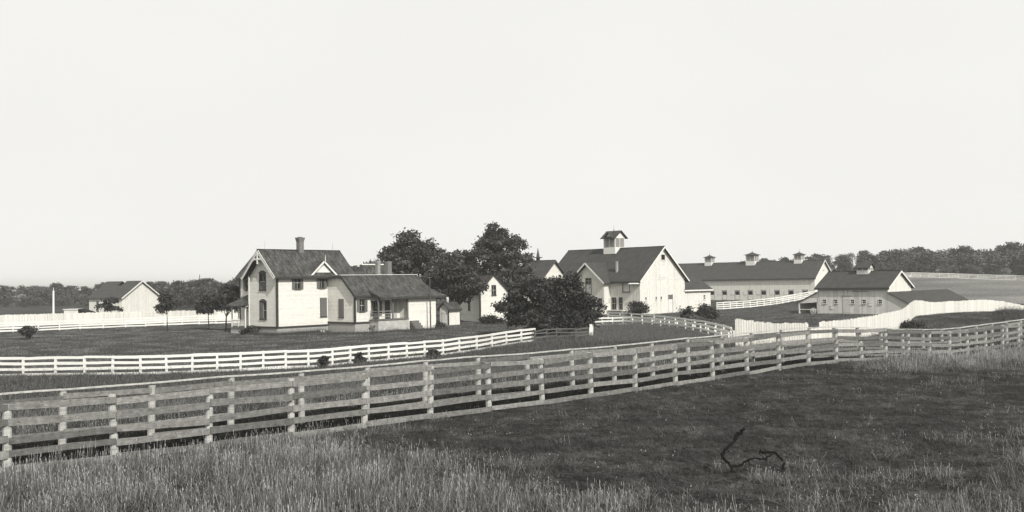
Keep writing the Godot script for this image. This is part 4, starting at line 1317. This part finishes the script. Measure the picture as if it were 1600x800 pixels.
# ------------------------------------------------------------------ fences
func build_fences():
	var u := Vector2(0.751, 0.662)
	var a0 := Vector2(-10.58, 20.1)
	var front := []
	for i in range(-2, 29): 
		var p := a0 + u * (2.18 * i)
		front.append([p.x, p.y])
	var rails := [mats.rail0, mats.rail1, mats.rail2, mats.rail3]
	fence("board_fence", "unpainted five-board pasture fence standing in the grazed field, foremost of two parallel lines", "", front,
		{h = 1.45, n = 5, bw = 0.148, mats = rails, post = mats.post, pw = 0.17, round = true, side = 1.0, seed = 4, low = 0.02, jig = 0.024})
	var rear := []
	for i in range(-3, 30):
		var t := 2.08 * i + 1.68
		var p: Vector2 = a0 + u * t + Vector2(-0.662, 0.751) * lerp(2.1, 1.15, clamp(t / 45.0, 0.0, 1.0))
		rear.append([p.x, p.y])
	fence("board_fence", "unpainted board fence with a flat cap rail, running just behind the foremost pasture fence", "", rear,
		{h = 1.44, n = 4, bw = 0.135, levels = [0.15, 0.46, 0.79, 1.30], mats = rails, post = mats.post, pw = 0.17, round = true, side = 1.0, seed = 7, low = 0.05, cap = true, jig = 0.024})
	var wh := [mats.white0, mats.white1, mats.white2, mats.white3]
	var B := [[-36.7, 60.6], [-34.63, 60.5], [-32.59, 60.3], [-30.61, 60.2], [-28.5, 59.8], [-26.58, 59.6], [-24.83, 59.5], [-23.09, 59.4], [-21.54, 59.6], [-20.06, 59.9], [-18.66, 60.4], [-17.36, 61.2], [-16.06, 61.7], [-14.72, 62.3], [-13.38, 62.6], [-12.02, 62.9], [-11.04, 64.8], [-9.96, 66.5], [-8.78, 67.6], [-7.6, 68.4], [-6.44, 69.6], [-5.23, 70.8], [-4.12, 72.9], [-2.9, 75.1], [-1.77, 78.5], [-0.59, 81.7], [0.69, 84.6], [1.91, 86.5]]
	for k in 3:
		for i in range(1, B.size() - 1): B[i][1] = 0.25 * B[i - 1][1] + 0.5 * B[i][1] + 0.25 * B[i + 1][1]
	fence("white_rail_fence", "long white four-board fence along the near edge of the farmhouse lawn", "", B, {h = 1.25, n = 4, bw = 0.17, mats = wh, post = mats.white2, seed = 5, low = 0.05})
	fence("old_rail_fence", "short weathered grey fence under the overhanging apple tree", "", [[1.9, 85.6], [3.0, 86.2], [3.9, 87.0], [5.6, 87.0], [6.9, 88.6]],
		{h = 1.15, n = 4, bw = 0.11, mats = [mats.rail2, mats.oldpost], post = mats.oldpost, seed = 6, jig = 0.05})
	var C := [[7.6, 92.5], [8.6, 104], [9.3, 113.2], [10.6, 114.2], [11.9, 114.7], [13.1, 114.5], [14.1, 113.5], [15.0, 111.6], [15.8, 109.3], [16.4, 107.1], [17.0, 104.8], [17.5, 102.6], [17.9, 100.0], [18.15, 97.0], [18.25, 93.7], [18.3, 90.3], [18.25, 87.0], [17.95, 83.0], [17.6, 78.6]]
	fence("white_rail_fence", "white three-board fence curving around the grass circle before the big barn", "", C, {h = 1.05, n = 3, bw = 0.18, mats = wh, post = mats.white2, seed = 8, low = 0.08})
	var D := [[13.1, 132.7], [14.5, 130.6], [15.7, 127.4], [16.6, 123.8], [17.6, 120], [18.3, 116], [18.9, 112], [19.3, 108.0], [19.7, 104.2], [20.0, 99.9], [20.05, 95.2], [20.1, 91.7], [19.6, 86.5], [18.6, 81.0]]
	fence("white_rail_fence", "white board fence running close along the front of the big barn to the gate", "", D, {h = 1.05, n = 3, bw = 0.2, mats = wh, post = mats.white2, seed = 9, low = 0.08})
	var gline := [[35.0, 165.0], [41.0, 171.0], [47.5, 177.0], [53.5, 182.5], [59.6, 189.0], [63.0, 192.0]]
	fence("white_rail_fence", "white four-board fence climbing the slope below the long stable", "", resample(gline, 2.2), {h = 1.35, n = 4, bw = 0.19, mats = wh, post = mats.white2, seed = 10, low = 0.1})
	var F1 := [[-72.0, 117.5], [-65.9, 120.5], [-61.0, 123.5], [-57.3, 127.2], [-53.0, 131.5], [-48.9, 135.0], [-42.8, 138.5], [-38.0, 141.0]]
	fence("white_rail_fence", "white four-board fence along the lane beyond the farmhouse lawn", "", resample(F1, 2.5), {h = 1.3, n = 4, bw = 0.2, mats = wh, post = mats.white2, seed = 11, low = 0.1})
	var H := [[118.0, 312.0], [130.0, 306.0], [142.0, 299.0], [152.0, 290.0], [160.0, 280.0], [170.0, 270.0]]
	fence("white_rail_fence", "faint pale fence along the crest of the hay hill below the wood", "", resample(H, 2.6), {h = 1.5, n = 4, bw = 0.24, mats = [mats.barnwhite, mats.white3], post = mats.white2, seed = 12, low = 0.05})
	tight_fence("white_board_fence", "tight white board fence falling from the barn gate to the drive opening", [[17.25, 74.4, 2.3], [19.9, 74.1, 1.95], [22.5, 73.6, 1.9]], 1.85, 2.4, wh, 3)
	tight_fence("white_board_gate", "low white board gate closing the drive opening in the tight fence", [[22.62, 73.7], [23.98, 75.3]], 1.45, 2.4, wh, 6)
	tight_fence("white_board_fence", "tall tight white board fence sweeping from the drive opening past the board barn", [[24.1, 75.5], [28.4, 80.5], [32.9, 87.5], [39.5, 98.0], [48.0, 114.0], [57.5, 128.0], [67.0, 136.0], [76.0, 137.0], [88.0, 134.0], [100.0, 132.0]], 1.9, 2.4, wh, 4)
	tight_fence("white_board_fence", "long tight white board fence behind the lane at the edge of the far yard", [[-85.0, 134.0], [-72.0, 142.0], [-62.0, 147.0], [-55.0, 149.0], [-46.0, 150.0], [-38.0, 152.0]], 1.75, 2.6, wh, 5)
	# pale gate pier at the end of the curved fence
	var g := thing("gate_pier", "stout white gate pier at the end of the weathered grey fence", "post", P(7.3, 91.2))
	var gm := MB.new()
	gm.box(Vector3(-0.24, -0.3, -0.2), Vector3(0.24, 0.95, 0.2))
	part(g, "pier", gm, mats.white0)
	var gc := MB.new()
	gc.box(Vector3(-0.05, 0.95, -0.14), Vector3(0.2, 1.3, 0.14))
	part(g, "cap", gc, mats.white1)

func resample(line: Array, step: float) -> Array:
	var out := []
	for i in line.size() - 1:
		var a := Vector2(line[i][0], line[i][1])
		var b := Vector2(line[i + 1][0], line[i + 1][1])
		var k := int(max(1, round(a.distance_to(b) / step)))
		for j in k:
			var p := a.lerp(b, float(j) / k)
			out.append([p.x, p.y])
	out.append(line[-1])
	return out

# ------------------------------------------------------------------ trees and shrubs
func build_trees():
	tree("maple_tree", "broad dark maple rising behind the farmhouse wing", "", P(-14.2, 140), {seed = 1, trunk = 0.4, fork = 3.5, puffs = 5, clumps = 330, cards = 62, clump_r = 0.7, card = 0.22, tone = 0.048,
		lobes = [[Vector3(0.4, 8.2, 0), Vector3(3.6, 3.4, 0)], [Vector3(-3.0, 7.8, 0.5), Vector3(2.3, 2.3, 0)], [Vector3(-1.0, 10.8, 0), Vector3(2.2, 2.2, 0)], [Vector3(2.8, 9.4, 0.6), Vector3(2.0, 1.8, 0)], [Vector3(-4.2, 9.6, 0.3), Vector3(1.0, 0.8, 0)], [Vector3(3.6, 6.4, 1), Vector3(2.4, 2.4, 0)], [Vector3(-2.2, 5.2, 1), Vector3(2.6, 2.0, 0)], [Vector3(0, 8, -3), Vector3(2.6, 2.6, 0)]]})
	tree("maple_tree", "loose-topped dark tree standing between the two tall maples", "", P(-8.4, 150), {seed = 2, trunk = 0.3, fork = 3.2, cy = 7.2, rx = 3.6, ry = 4.2, clumps = 200, cards = 55, clump_r = 0.8, card = 0.26, tone = 0.045})
	tree("elm_tree", "tallest dense round-headed tree behind the cottage", "", P(-2.1, 146), {seed = 3, trunk = 0.42, fork = 3.6, puffs = 5, clumps = 360, cards = 62, clump_r = 0.68, card = 0.21, tone = 0.055,
		lobes = [[Vector3(0, 9.2, 0), Vector3(3.2, 3.6, 0)], [Vector3(-0.4, 12.0, 0), Vector3(2.2, 2.0, 0)], [Vector3(1.8, 10.2, 0.4), Vector3(2.0, 2.2, 0)], [Vector3(-2.2, 8.4, 0.4), Vector3(2.2, 2.2, 0)], [Vector3(2.8, 7.6, 0.5), Vector3(2.0, 2.2, 0)], [Vector3(1.0, 5.4, 1), Vector3(3.4, 2.2, 0)], [Vector3(0, 8, -2.6), Vector3(2.6, 2.8, 0)], [Vector3(-2.0, 11.2, 0), Vector3(1.2, 1.2, 0)]]})
	tree("shade_tree", "dark low shade tree between the outhouse and the cottage", "", P(-7.3, 127), {seed = 4, trunk = 0.24, fork = 2.2, cy = 5.0, rx = 3.7, ry = 3.0, clumps = 240, cards = 60, clump_r = 0.75, card = 0.22, tone = 0.032})
	tree("apple_tree", "wide black-green apple tree spreading over the fence end", "", P(3.7, 98), {seed = 5, trunk = 0.26, fork = 1.3, puffs = 6, clumps = 430, cards = 70, clump_r = 0.62, card = 0.16, tone = 0.032,
		lobes = [[Vector3(-1.0, 3.3, 0), Vector3(3.0, 2.2, 0)], [Vector3(1.6, 3.6, 0.2), Vector3(2.4, 2.0, 0)], [Vector3(-3.6, 2.2, 0.4), Vector3(1.8, 1.4, 0)], [Vector3(3.8, 2.4, 0), Vector3(1.6, 1.4, 0)], [Vector3(-0.6, 1.5, 1.6), Vector3(2.8, 1.2, 0)], [Vector3(2.0, 1.6, 1.2), Vector3(2.2, 1.1, 0)], [Vector3(0.4, 4.5, 0), Vector3(2.4, 1.2, 0)], [Vector3(-4.6, 2.7, 0.4), Vector3(0.9, 0.5, 0)]]})
	tree("yard_tree", "open-branched dark tree close to the farmhouse front porch", "", P(-34.4, 115), {seed = 6, trunk = 0.13, fork = 1.9, puffs = 1, clumps = 100, cards = 30, clump_r = 0.45, card = 0.17, tone = 0.03,
		lobes = [[Vector3(-0.4, 3.2, 0), Vector3(1.5, 0.9, 0)], [Vector3(1.3, 4.6, 0), Vector3(0.9, 0.8, 0)], [Vector3(2.6, 5.8, 0), Vector3(0.7, 0.35, 0)], [Vector3(0.9, 2.7, 0.4), Vector3(1.2, 0.5, 0)], [Vector3(0.4, 5.0, 0), Vector3(0.6, 0.6, 0)]]})
	tree("young_tree", "small lawn tree with thin trunk and tiered branches next to the yard tree", "", P(-38.3, 121), {seed = 7, trunk = 0.09, fork = 2.0, puffs = 1, clumps = 70, cards = 34, clump_r = 0.42, card = 0.16, tone = 0.035,
		lobes = [[Vector3(0.1, 3.6, 0), Vector3(0.8, 0.7, 0)], [Vector3(-0.9, 3.0, 0.1), Vector3(0.8, 0.4, 0)], [Vector3(0.9, 2.7, 0), Vector3(0.8, 0.4, 0)], [Vector3(-0.3, 2.3, 0.3), Vector3(0.9, 0.3, 0)]]})
	tree("young_tree", "slender young tree with a one-sided crown alone on the lawn by the path", "", P(-42.6, 118.5), {seed = 8, trunk = 0.07, fork = 2.2, puffs = 1, clumps = 60, cards = 34, clump_r = 0.42, card = 0.16, tone = 0.04,
		lobes = [[Vector3(0, 3.6, 0), Vector3(0.9, 1.0, 0)], [Vector3(-0.9, 2.7, 0), Vector3(0.7, 0.45, 0)], [Vector3(-0.4, 4.4, 0), Vector3(0.6, 0.5, 0)], [Vector3(0.6, 3.1, 0), Vector3(0.6, 0.6, 0)]]})
	tree("young_tree", "small flat-tiered tree behind the lane fence before the distant barn", "", P(-63.3, 151), {seed = 9, trunk = 0.08, fork = 1.6, puffs = 0, clumps = 46, cards = 30, clump_r = 0.4, card = 0.2, tone = 0.035,
		lobes = [[Vector3(0.3, 3.4, 0), Vector3(1.1, 0.4, 0)], [Vector3(-0.6, 2.6, 0), Vector3(1.2, 0.4, 0)], [Vector3(0.8, 2.1, 0), Vector3(1.2, 0.35, 0)]]})
	shrub("clipped round shrub alone at the end of the lawn path", P(-52.8, 104.5), 0.8, 1.5, 21, 0.045)
	shrub("dense dark shrub against the corner of the big barn", P(16.6, 128.5), 1.55, 2.9, 22, 0.03)
	shrub("sparse twiggy shrub in front of the barn annex", P(21.4, 118.0), 1.0, 2.2, 23, 0.05, 24)
	shrub("ragged leafy shrub in front of the annex window", P(23.6, 117.0), 1.3, 2.5, 24, 0.035, 60)
	shrub("low weed clump growing through the white lawn fence below the wing", P(-12.4, 62.9), 0.34, 0.75, 25, 0.03, 26)
	shrub("bushy weed clump pressed against the white lawn fence below the porch", P(-10.5, 65.4), 0.36, 0.85, 26, 0.03, 28)
	shrub("small dark bush on the white lawn fence towards the apple tree", P(-5.8, 70.0), 0.45, 0.6, 27, 0.03, 28)
	shrub("low foundation shrub beside the farmhouse front steps", P(-29.4, 107.6), 0.9, 0.9, 28, 0.035, 40)
	shrub("weedy bush at the foot of the side porch wall", P(-15.6, 109.5), 0.8, 0.7, 29, 0.03, 36)
	shrub("weedy bush at the foot of the wing end room", P(-9.0, 115.5), 0.9, 0.7, 30, 0.03, 36)
	shrub("tall weeds at the foot of the cottage wall", P(-3.0, 126.0), 1.6, 1.0, 31, 0.022, 60)
	shrub("dark brush at the low end of the earth mound", P(40.2, 97.0), 1.3, 0.6, 33, 0.03, 50)

func shrub(label: String, at: Vector3, rx: float, h: float, sd: int, tone: float, clumps := 80):
	tree("shrub", label, "", at, {category = "shrub", seed = sd, trunk = 0.05, fork = h * 0.25, cy = h * 0.47, rx = rx, ry = h * 0.52, low = -0.95, puffs = 4, lobe_count = 7, clumps = clumps, cards = 34, clump_r = rx * 0.4, card = 0.13, tone = tone, stem = "stem", head = "foliage"})

func build_woods():
	var r := RandomNumberGenerator.new(); r.seed = 77
	var kinds := []
	var what := ["round-headed tree", "tall narrow tree", "spreading tree", "pale-leaved tree", "dark full tree"]
	for k in 5:
		var o := {seed = 40 + k, trunk = 0.26, fork = 2.6, cy = 5.4, rx = 4.0, ry = 5.0, clumps = 190, cards = 24, clump_r = 0.95, card = 0.36, tone = [0.06, 0.052, 0.068, 0.15, 0.042][k], lobe_count = 15}
		if k == 1: o.rx = 3.0; o.ry = 5.3
		if k == 2: o.rx = 5.0; o.ry = 4.6
		kinds.append(o)
	var proto := []
	for k in 5:
		var rr := RandomNumberGenerator.new(); rr.seed = kinds[k].seed
		var o: Dictionary = kinds[k]
		var lobes := lobes_round(rr, o.cy, o.rx, o.ry, o.lobe_count, -0.95)
		proto.append([trunk_mesh(rr, o.trunk, o.fork, lobes).mesh(), crown(rr, lobes, o.clumps, o.cards, o.clump_r, o.card, o.tone).mesh()])
	# [group, place words, list of spots: x, d, height]
	var spots := []
	for i in 46:          # wood on the hill to the right
		var t := i / 45.0
		spots.append([lerp(96.0, 215.0, t) + r.randfn() * 3.0, 332.0 + r.randf() * 46.0 - 20.0 * t, lerp(10.2, 19.5, t * t) * r.randf_range(0.82, 1.12), 0])
	for i in 40: spots.append([lerp(100.0, 205.0, i / 39.0) + r.randfn() * 2.0, 322.0 - i * 0.5, r.randf_range(3.6, 7.6), 0])
	for i in 18: spots.append([lerp(52.0, 112.0, i / 17.0) + r.randfn() * 2.0, 400.0 + r.randf() * 30.0, r.randf_range(9.0, 11.8), 1])
	for i in 70:          # wood in the left distance
		var t := i / 69.0
		spots.append([lerp(-260.0, -88.0, t) + r.randfn() * 3.0, 335.0 + r.randf() * 50.0 - t * 20.0, lerp(6.2, 8.8, t) * r.randf_range(0.75, 1.15), 2])
	for i in 44: spots.append([lerp(-240.0, -80.0, i / 43.0) + r.randfn() * 2.0, 318.0 - i * 0.4 + r.randf() * 10.0, r.randf_range(3.0, 5.6), 2])
	for i in 14: spots.append([lerp(-100.0, -72.0, i / 13.0) + r.randfn() * 2.0, 262.0 + r.randf() * 18.0, r.randf_range(7.0, 9.4), 3])
	for i in 18: spots.append([lerp(-75.0, -34.0, i / 17.0) + r.randfn(), 258.0 + r.randf() * 20.0, lerp(9.0, 13.5, i / 17.0) * r.randf_range(0.85, 1.08), 4])
	for i in 12: spots.append([lerp(-28.0, 12.0, i / 11.0) + r.randfn(), 250.0 + r.randf() * 12.0, r.randf_range(8.0, 9.8), 4])
	var where := ["in the wood on the hill crest", "showing over the stable roof", "in the far hazy wood beyond the lane", "in the grove behind the yard trees", "in the grove behind the farmhouse roof"]
	var groups := ["hill wood trees", "trees beyond the stable", "far wood trees", "yard grove trees", "house grove trees"]
	var tn := ["oak_tree", "poplar_tree", "spreading_tree", "pale_tree", "dark_tree"]
	for s in spots:
		var k: int = [0, 0, 1, 2, 2, 4, 4, 3][r.randi() % 8]
		if k == 3 and r.randf() < 0.35: k = 0
		var t := thing(tn[k], "%s %s" % [what[k], where[s[3]]], "tree", P(s[0], s[1], -0.4), r.randf() * TAU, "%s, %s" % [what[k], groups[s[3]]])
		part(t, "trunk", proto[k][0], mats.bark)
		part(t, "crown", proto[k][1], mats.leaf)
		var sc: float = s[2] / 10.4
		t.scale = Vector3(sc * r.randf_range(0.95, 1.2), sc, sc * r.randf_range(0.95, 1.2))

# ------------------------------------------------------------------ grass
func behind(x: float, d: float) -> float:
	return -0.662 * (x + 10.58) + 0.751 * (d - 20.1)

func tallness(x: float, d: float, nz: FastNoiseLite) -> float:
	var q := behind(x, d)
	var n := nz.get_noise_2d(x * 6.0, d * 6.0)
	if q < 0.0:
		var edge := 24.5
		if x > -4.5: edge = max(24.5 - (x + 4.5) * 1.35, 15.6)
		if x > 6.0: edge = 15.6 + (x - 6.0) * 0.8
		var t := sm(edge + 4.0, edge - 2.6, d + n * 6.0)
		if x > 14.0: t = max(t, sm(-7.0, -2.0, q + n * 3.5) * sm(12.0, 18.0, x) * 1.5)
		return t * clamp(0.8 + 0.7 * n, 0.25, 1.2)
	if q < 3.4: return 0.04
	return 0.45 + 0.3 * n

func build_grass():
	var r := RandomNumberGenerator.new(); r.seed = 11
	var nz := noise_fn(0.03, 51)
	var tall := []
	var short := []
	for k in 3:
		tall.append(grass_clump(r, 26, 0.34, 0.10, 0.0042, [0.12, 0.085, 0.17][k], [3, 1, 4][k]))
		short.append(grass_clump(r, 30, 0.085, 0.075, 0.0045, [0.075, 0.045, 0.11][k], 0))
	var lane_clump := grass_clump(r, 34, 0.22, 0.12, 0.007, 0.030, 0)  # tone darkened to paint in the shade between the two fences
	var es := []
	var far_clump := grass_clump(r, 30, 0.30, 0.26, 0.010, 0.066, 2)
	var lawn := [grass_clump(r, 30, 0.10, 0.30, 0.012, 0.068, 0), grass_clump(r, 30, 0.09, 0.30, 0.012, 0.092, 0), grass_clump(r, 34, 0.10, 0.30, 0.012, 0.125, 1)]
	var ts := [[], [], []]
	var ss := [[], [], []]
	var fs := []
	var ls := [[], [], []]
	# in front of and between the near fences
	var d := 12.0
	while d < 56.0:
		var half := d * 0.60 + 1.5
		var dens := 34.0 if d < 24.0 else (22.0 if d < 34.0 else 11.0)
		var step := 0.5
		var count := int(half * 2.0 * step * dens)
		for i in count:
			var x := r.randf_range(-half, half)
			var dd := d + r.randf() * step
			var q := behind(x, dd)
			if q > 7.0: continue
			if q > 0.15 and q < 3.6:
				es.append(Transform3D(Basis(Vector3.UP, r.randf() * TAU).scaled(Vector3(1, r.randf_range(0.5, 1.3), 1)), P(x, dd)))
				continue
			var t := tallness(x, dd, nz)
			var grow := 1.0 if d < 34.0 else 1.35
			var b := Basis(Vector3.UP, r.randf() * TAU)
			if r.randf() < max(t * 0.75, 0.02):
				var s := r.randf_range(0.45, 1.2) * (0.4 + 0.6 * t)
				ts[int(clamp(1.0 + 3.0 * nz.get_noise_2d(x * 16.0 + 90.0, dd * 16.0) + r.randfn() * 0.8 + (1.4 if x > 11.0 else 0.5), 0.0, 2.9))].append(Transform3D(b.scaled(Vector3(grow, s, grow)), P(x, dd)))
			else:
				var s: float = r.randf_range(0.5, 1.4) * (1.0 + 0.9 * max(0.0, nz.get_noise_2d(x * 25.0, dd * 25.0) * 2.0))
				ss[1 if q > 0.0 else [1, 0, 2][int(clamp(1.3 + 3.2 * nz.get_noise_2d(x * 14.0 - 40.0, dd * 14.0) + r.randfn() * 0.6, 0.0, 2.9))]].append(Transform3D(b.scaled(Vector3(grow * 1.2, s, grow * 1.2)), P(x, dd)))
		d += step
	# the swale behind the fences as far as the white lawn fence
	for i in 42000:
		var dd := r.randf_range(26.0, 100.0)
		var x := r.randf_range(-0.58, 0.58) * dd
		var q := behind(x, dd)
		if q < 5.5: continue
		var lim := 61.0 if x < -14.0 else (62.0 + (x + 14.0) * 1.6 if x < 3.0 else 92.0)
		if dd > lim: continue
		fs.append(Transform3D(Basis(Vector3.UP, r.randf() * TAU).scaled(Vector3(1, r.randf_range(0.5, 1.35), 1)), P(x, dd)))
	for i in 9000:        # rank grass in the circle before the barn and on the mound
		var x := r.randf_range(6.0, 18.0)
		var dd := r.randf_range(80.0, 113.0)
		fs.append(Transform3D(Basis(Vector3.UP, r.randf() * TAU).scaled(Vector3(1.3, r.randf_range(0.6, 1.4), 1.3)), P(x, dd)))
	for i in 5000:
		var x := 54.0 + r.randfn() * 10.0
		var dd := 106.0 + r.randfn() * 7.0
		if dd > 118.0 or dd > x * 1.9 + 4.0: continue
		fs.append(Transform3D(Basis(Vector3.UP, r.randf() * TAU).scaled(Vector3(1.3, r.randf_range(0.6, 1.5), 1.3)), P(x, dd)))
	for i in 800:        # uncut grass along the farmhouse walls
		var t := r.randf()
		var x: float
		var dd: float
		if t < 0.45: x = -25.9 + 4.6 * r.randf(); dd = 105.2 + (x + 25.9) * 1.137 - r.randf() * 1.6
		elif t < 0.6: x = -29.5 + 3.6 * r.randf(); dd = 105.2 - (x + 25.9) * 0.88 - r.randf() * 1.4
		else: x = -21.4 + 14.0 * r.randf(); dd = 106.4 + max(0.0, x + 17.0) * 0.9 - r.randf() * 3.0
		fs.append(Transform3D(Basis(Vector3.UP, r.randf() * TAU).scaled(Vector3(1.2, r.randf_range(0.5, 1.3), 1.2)), P(x, dd)))
	for i in 90000:       # lawn and paddocks
		var dd := r.randf_range(58.0, 175.0)
		var x := r.randf_range(-0.58, 0.58) * dd
		var pick := int(clamp(1.5 + 2.6 * nz.get_noise_2d(x * 9.0, dd * 9.0) + r.randfn() * 0.5, 0.0, 2.9))
		ls[pick].append(Transform3D(Basis(Vector3.UP, r.randf() * TAU).scaled(Vector3(1.3, r.randf_range(0.6, 1.4), 1.3)), P(x, dd)))
	for k in 3:
		scatter("tall_grass", ["seeding tall grass in the uncut foreground", "pale tall grass stems in the uncut foreground", "coarse tall grass in the uncut foreground"][k], tall[k], mats.grass, ts[k])
		scatter("pasture_grass", ["short grazed pasture grass before the fence", "darker grazed turf before the fence", "fine grazed turf before the fence"][k], short[k], mats.grass, ss[k])
	scatter("lane_grass", "rank grass in the lane between the two pasture fences, darkened to paint in the fence shade", lane_clump, mats.grass, es)
	scatter("meadow_grass", "rank meadow grass between the pasture fence and the white lawn fence", far_clump, mats.grass, fs)
	for k in 3: scatter("lawn_grass", ["dark patches of lawn and paddock grass", "short lawn and paddock grass around the farm buildings", "pale dry patches of lawn and paddock grass"][k], lawn[k], mats.grass, ls[k])
	# clover heads
	var fl := MB.new()
	fl.col = grey(0.45)
	fl.tube(Vector3(0, -0.01, 0), Vector3(0, 0.012, 0), 0.008, 0.013, 5)
	fl.tube(Vector3(0, 0.012, 0), Vector3(0, 0.026, 0), 0.013, 0.004, 5)
	var cs := []
	for i in 620:
		var dd := r.randf_range(15.0, 40.0)
		var x := r.randf_range(-0.5, 0.56) * dd
		if behind(x, dd) > -0.5: continue
		if nz.get_noise_2d(x * 12.0, dd * 12.0) < 0.05 and r.randf() < 0.75: continue
		cs.append(Transform3D(Basis.IDENTITY.scaled(Vector3.ONE * r.randf_range(0.45, 0.9)), P(x, dd, 0.09)))
	scatter("clover_flowers", "tiny white clover heads dotted over the grazed turf", fl.mesh(), mats.grass, cs, "flowers")

# ------------------------------------------------------------------ small things
func build_small_things():
	var p := thing("utility_pole", "slim dark utility pole with climbing pegs beside the wing end", "pole", P(-9.7, 113.2))
	var mb := MB.new()
	mb.tube(Vector3(0, -0.5, 0), Vector3(-0.05, 6.6, 0), 0.09, 0.055, 8)
	part(p, "shaft", mb, mats.shutter_dark)
	for i in 12:
		var pg := MB.new()
		var y := 1.2 + i * 0.42
		pg.beam(Vector3(-0.17 if i % 2 == 0 else -0.02, y, 0), Vector3(0.02 if i % 2 == 0 else 0.17, y, 0), 0.025, 0.025)
		part(p, "peg", pg, mats.iron)
	var ca := MB.new()
	ca.beam(Vector3(-0.32, 6.1, 0), Vector3(0.24, 6.1, 0), 0.07, 0.08)
	ca.tube(Vector3(-0.28, 6.12, 0), Vector3(-0.28, 6.3, 0), 0.035, 0.02, 6)
	part(p, "cross_arm", ca, mats.shutter_dark)
	var w := thing("white_pole", "tall plain white pole rising behind the lane fence", "pole", P(-71.7, 150.0))
	var wm := MB.new()
	wm.tube(Vector3(0, -0.3, 0), Vector3(0, 5.1, 0), 0.17, 0.13, 10)
	part(w, "shaft", wm, mats.white2)
	var wc := MB.new()
	wc.tube(Vector3(0, 5.1, 0), Vector3(0, 5.6, 0), 0.05, 0.03, 6)
	part(w, "tip", wc, mats.white2)
	var ms := thing("mast", "thin far mast sticking up above the wood", "mast", P(-97.7, 300.0))
	var mm := MB.new()
	mm.tube(Vector3(0, -0.3, 0), Vector3(0, 9.6, 0), 0.16, 0.1, 6)
	part(ms, "shaft", mm, mats.iron)
	# dead branch in the grass
	var b := thing("fallen_branch", "black crooked dead branch curled on the pasture grass", "branch", P(4.62, 18.95))
	var rb := RandomNumberGenerator.new(); rb.seed = 12
	var pts := []
	for q in [[599, 158], [545, 205], [513, 262], [430, 318], [395, 365], [425, 420], [462, 466], [530, 466], [590, 425], [640, 400], [700, 405], [728, 415], [755, 388], [800, 378]]: pts.append(q)
	var loop := []
	for q in [[690, 343], [760, 355], [820, 362], [860, 410], [882, 455], [870, 500], [828, 540]]: loop.append(q)
	var spur := [[462, 466], [460, 518]]
	var sets := [[pts, "limb", 0.040], [loop, "twig", 0.032], [spur, "twig", 0.024], [[[513, 262], [560, 212], [580, 216]], "twig", 0.010], [[[400, 350], [440, 352], [455, 340]], "twig", 0.010], [[[728, 415], [690, 370], [682, 352]], "twig", 0.010], [[[590, 425], [612, 452], [640, 470]], "twig", 0.009]]
	for s in sets:
		var bm := MB.new()
		var prev = null
		for i in s[0].size():
			# a curled limb that stands on the turf on its loop and its stub
			var dx: float = (s[0][i][0] - 620.0) * 0.00255
			var fz: float = (s[0][i][1] - 380.0)
			var pos := Vector3(dx, (545.0 - s[0][i][1]) * 0.00225, fz * 0.0008 + 0.07 * sin(s[0][i][0] * 0.02))
			if prev != null:
				var last: Vector3 = prev
				for k in 3:
					var nx: Vector3 = prev.lerp(pos, (k + 1) / 3.0) + Vector3(rb.randfn(), rb.randfn(), rb.randfn()) * 0.009
					var w0: float = s[2] * (1.0 - 0.05 * i)
					bm.tube(last, nx, w0 * rb.randf_range(0.75, 1.25), w0 * rb.randf_range(0.7, 1.1), 7)
					last = nx
			prev = pos
		part(b, s[1], bm, mats.deadwood)
	for i in 2:
		var st := thing("white_stone", "small white stone lying in the grass below the farmhouse wall", "stone", P(-21.7 + i * 0.3, 108.6, 0.05), i * 1.1, "white stones by the farmhouse")
		var sm2 := MB.new()
		sm2.tube(Vector3(0, -0.1, 0), Vector3(0.02, 0.12, 0), 0.13, 0.12, 7)
		sm2.tube(Vector3(0.02, 0.12, 0), Vector3(0.01, 0.2, 0.02), 0.12, 0.05, 7)
		part(st, "stone", sm2, mats.white2)
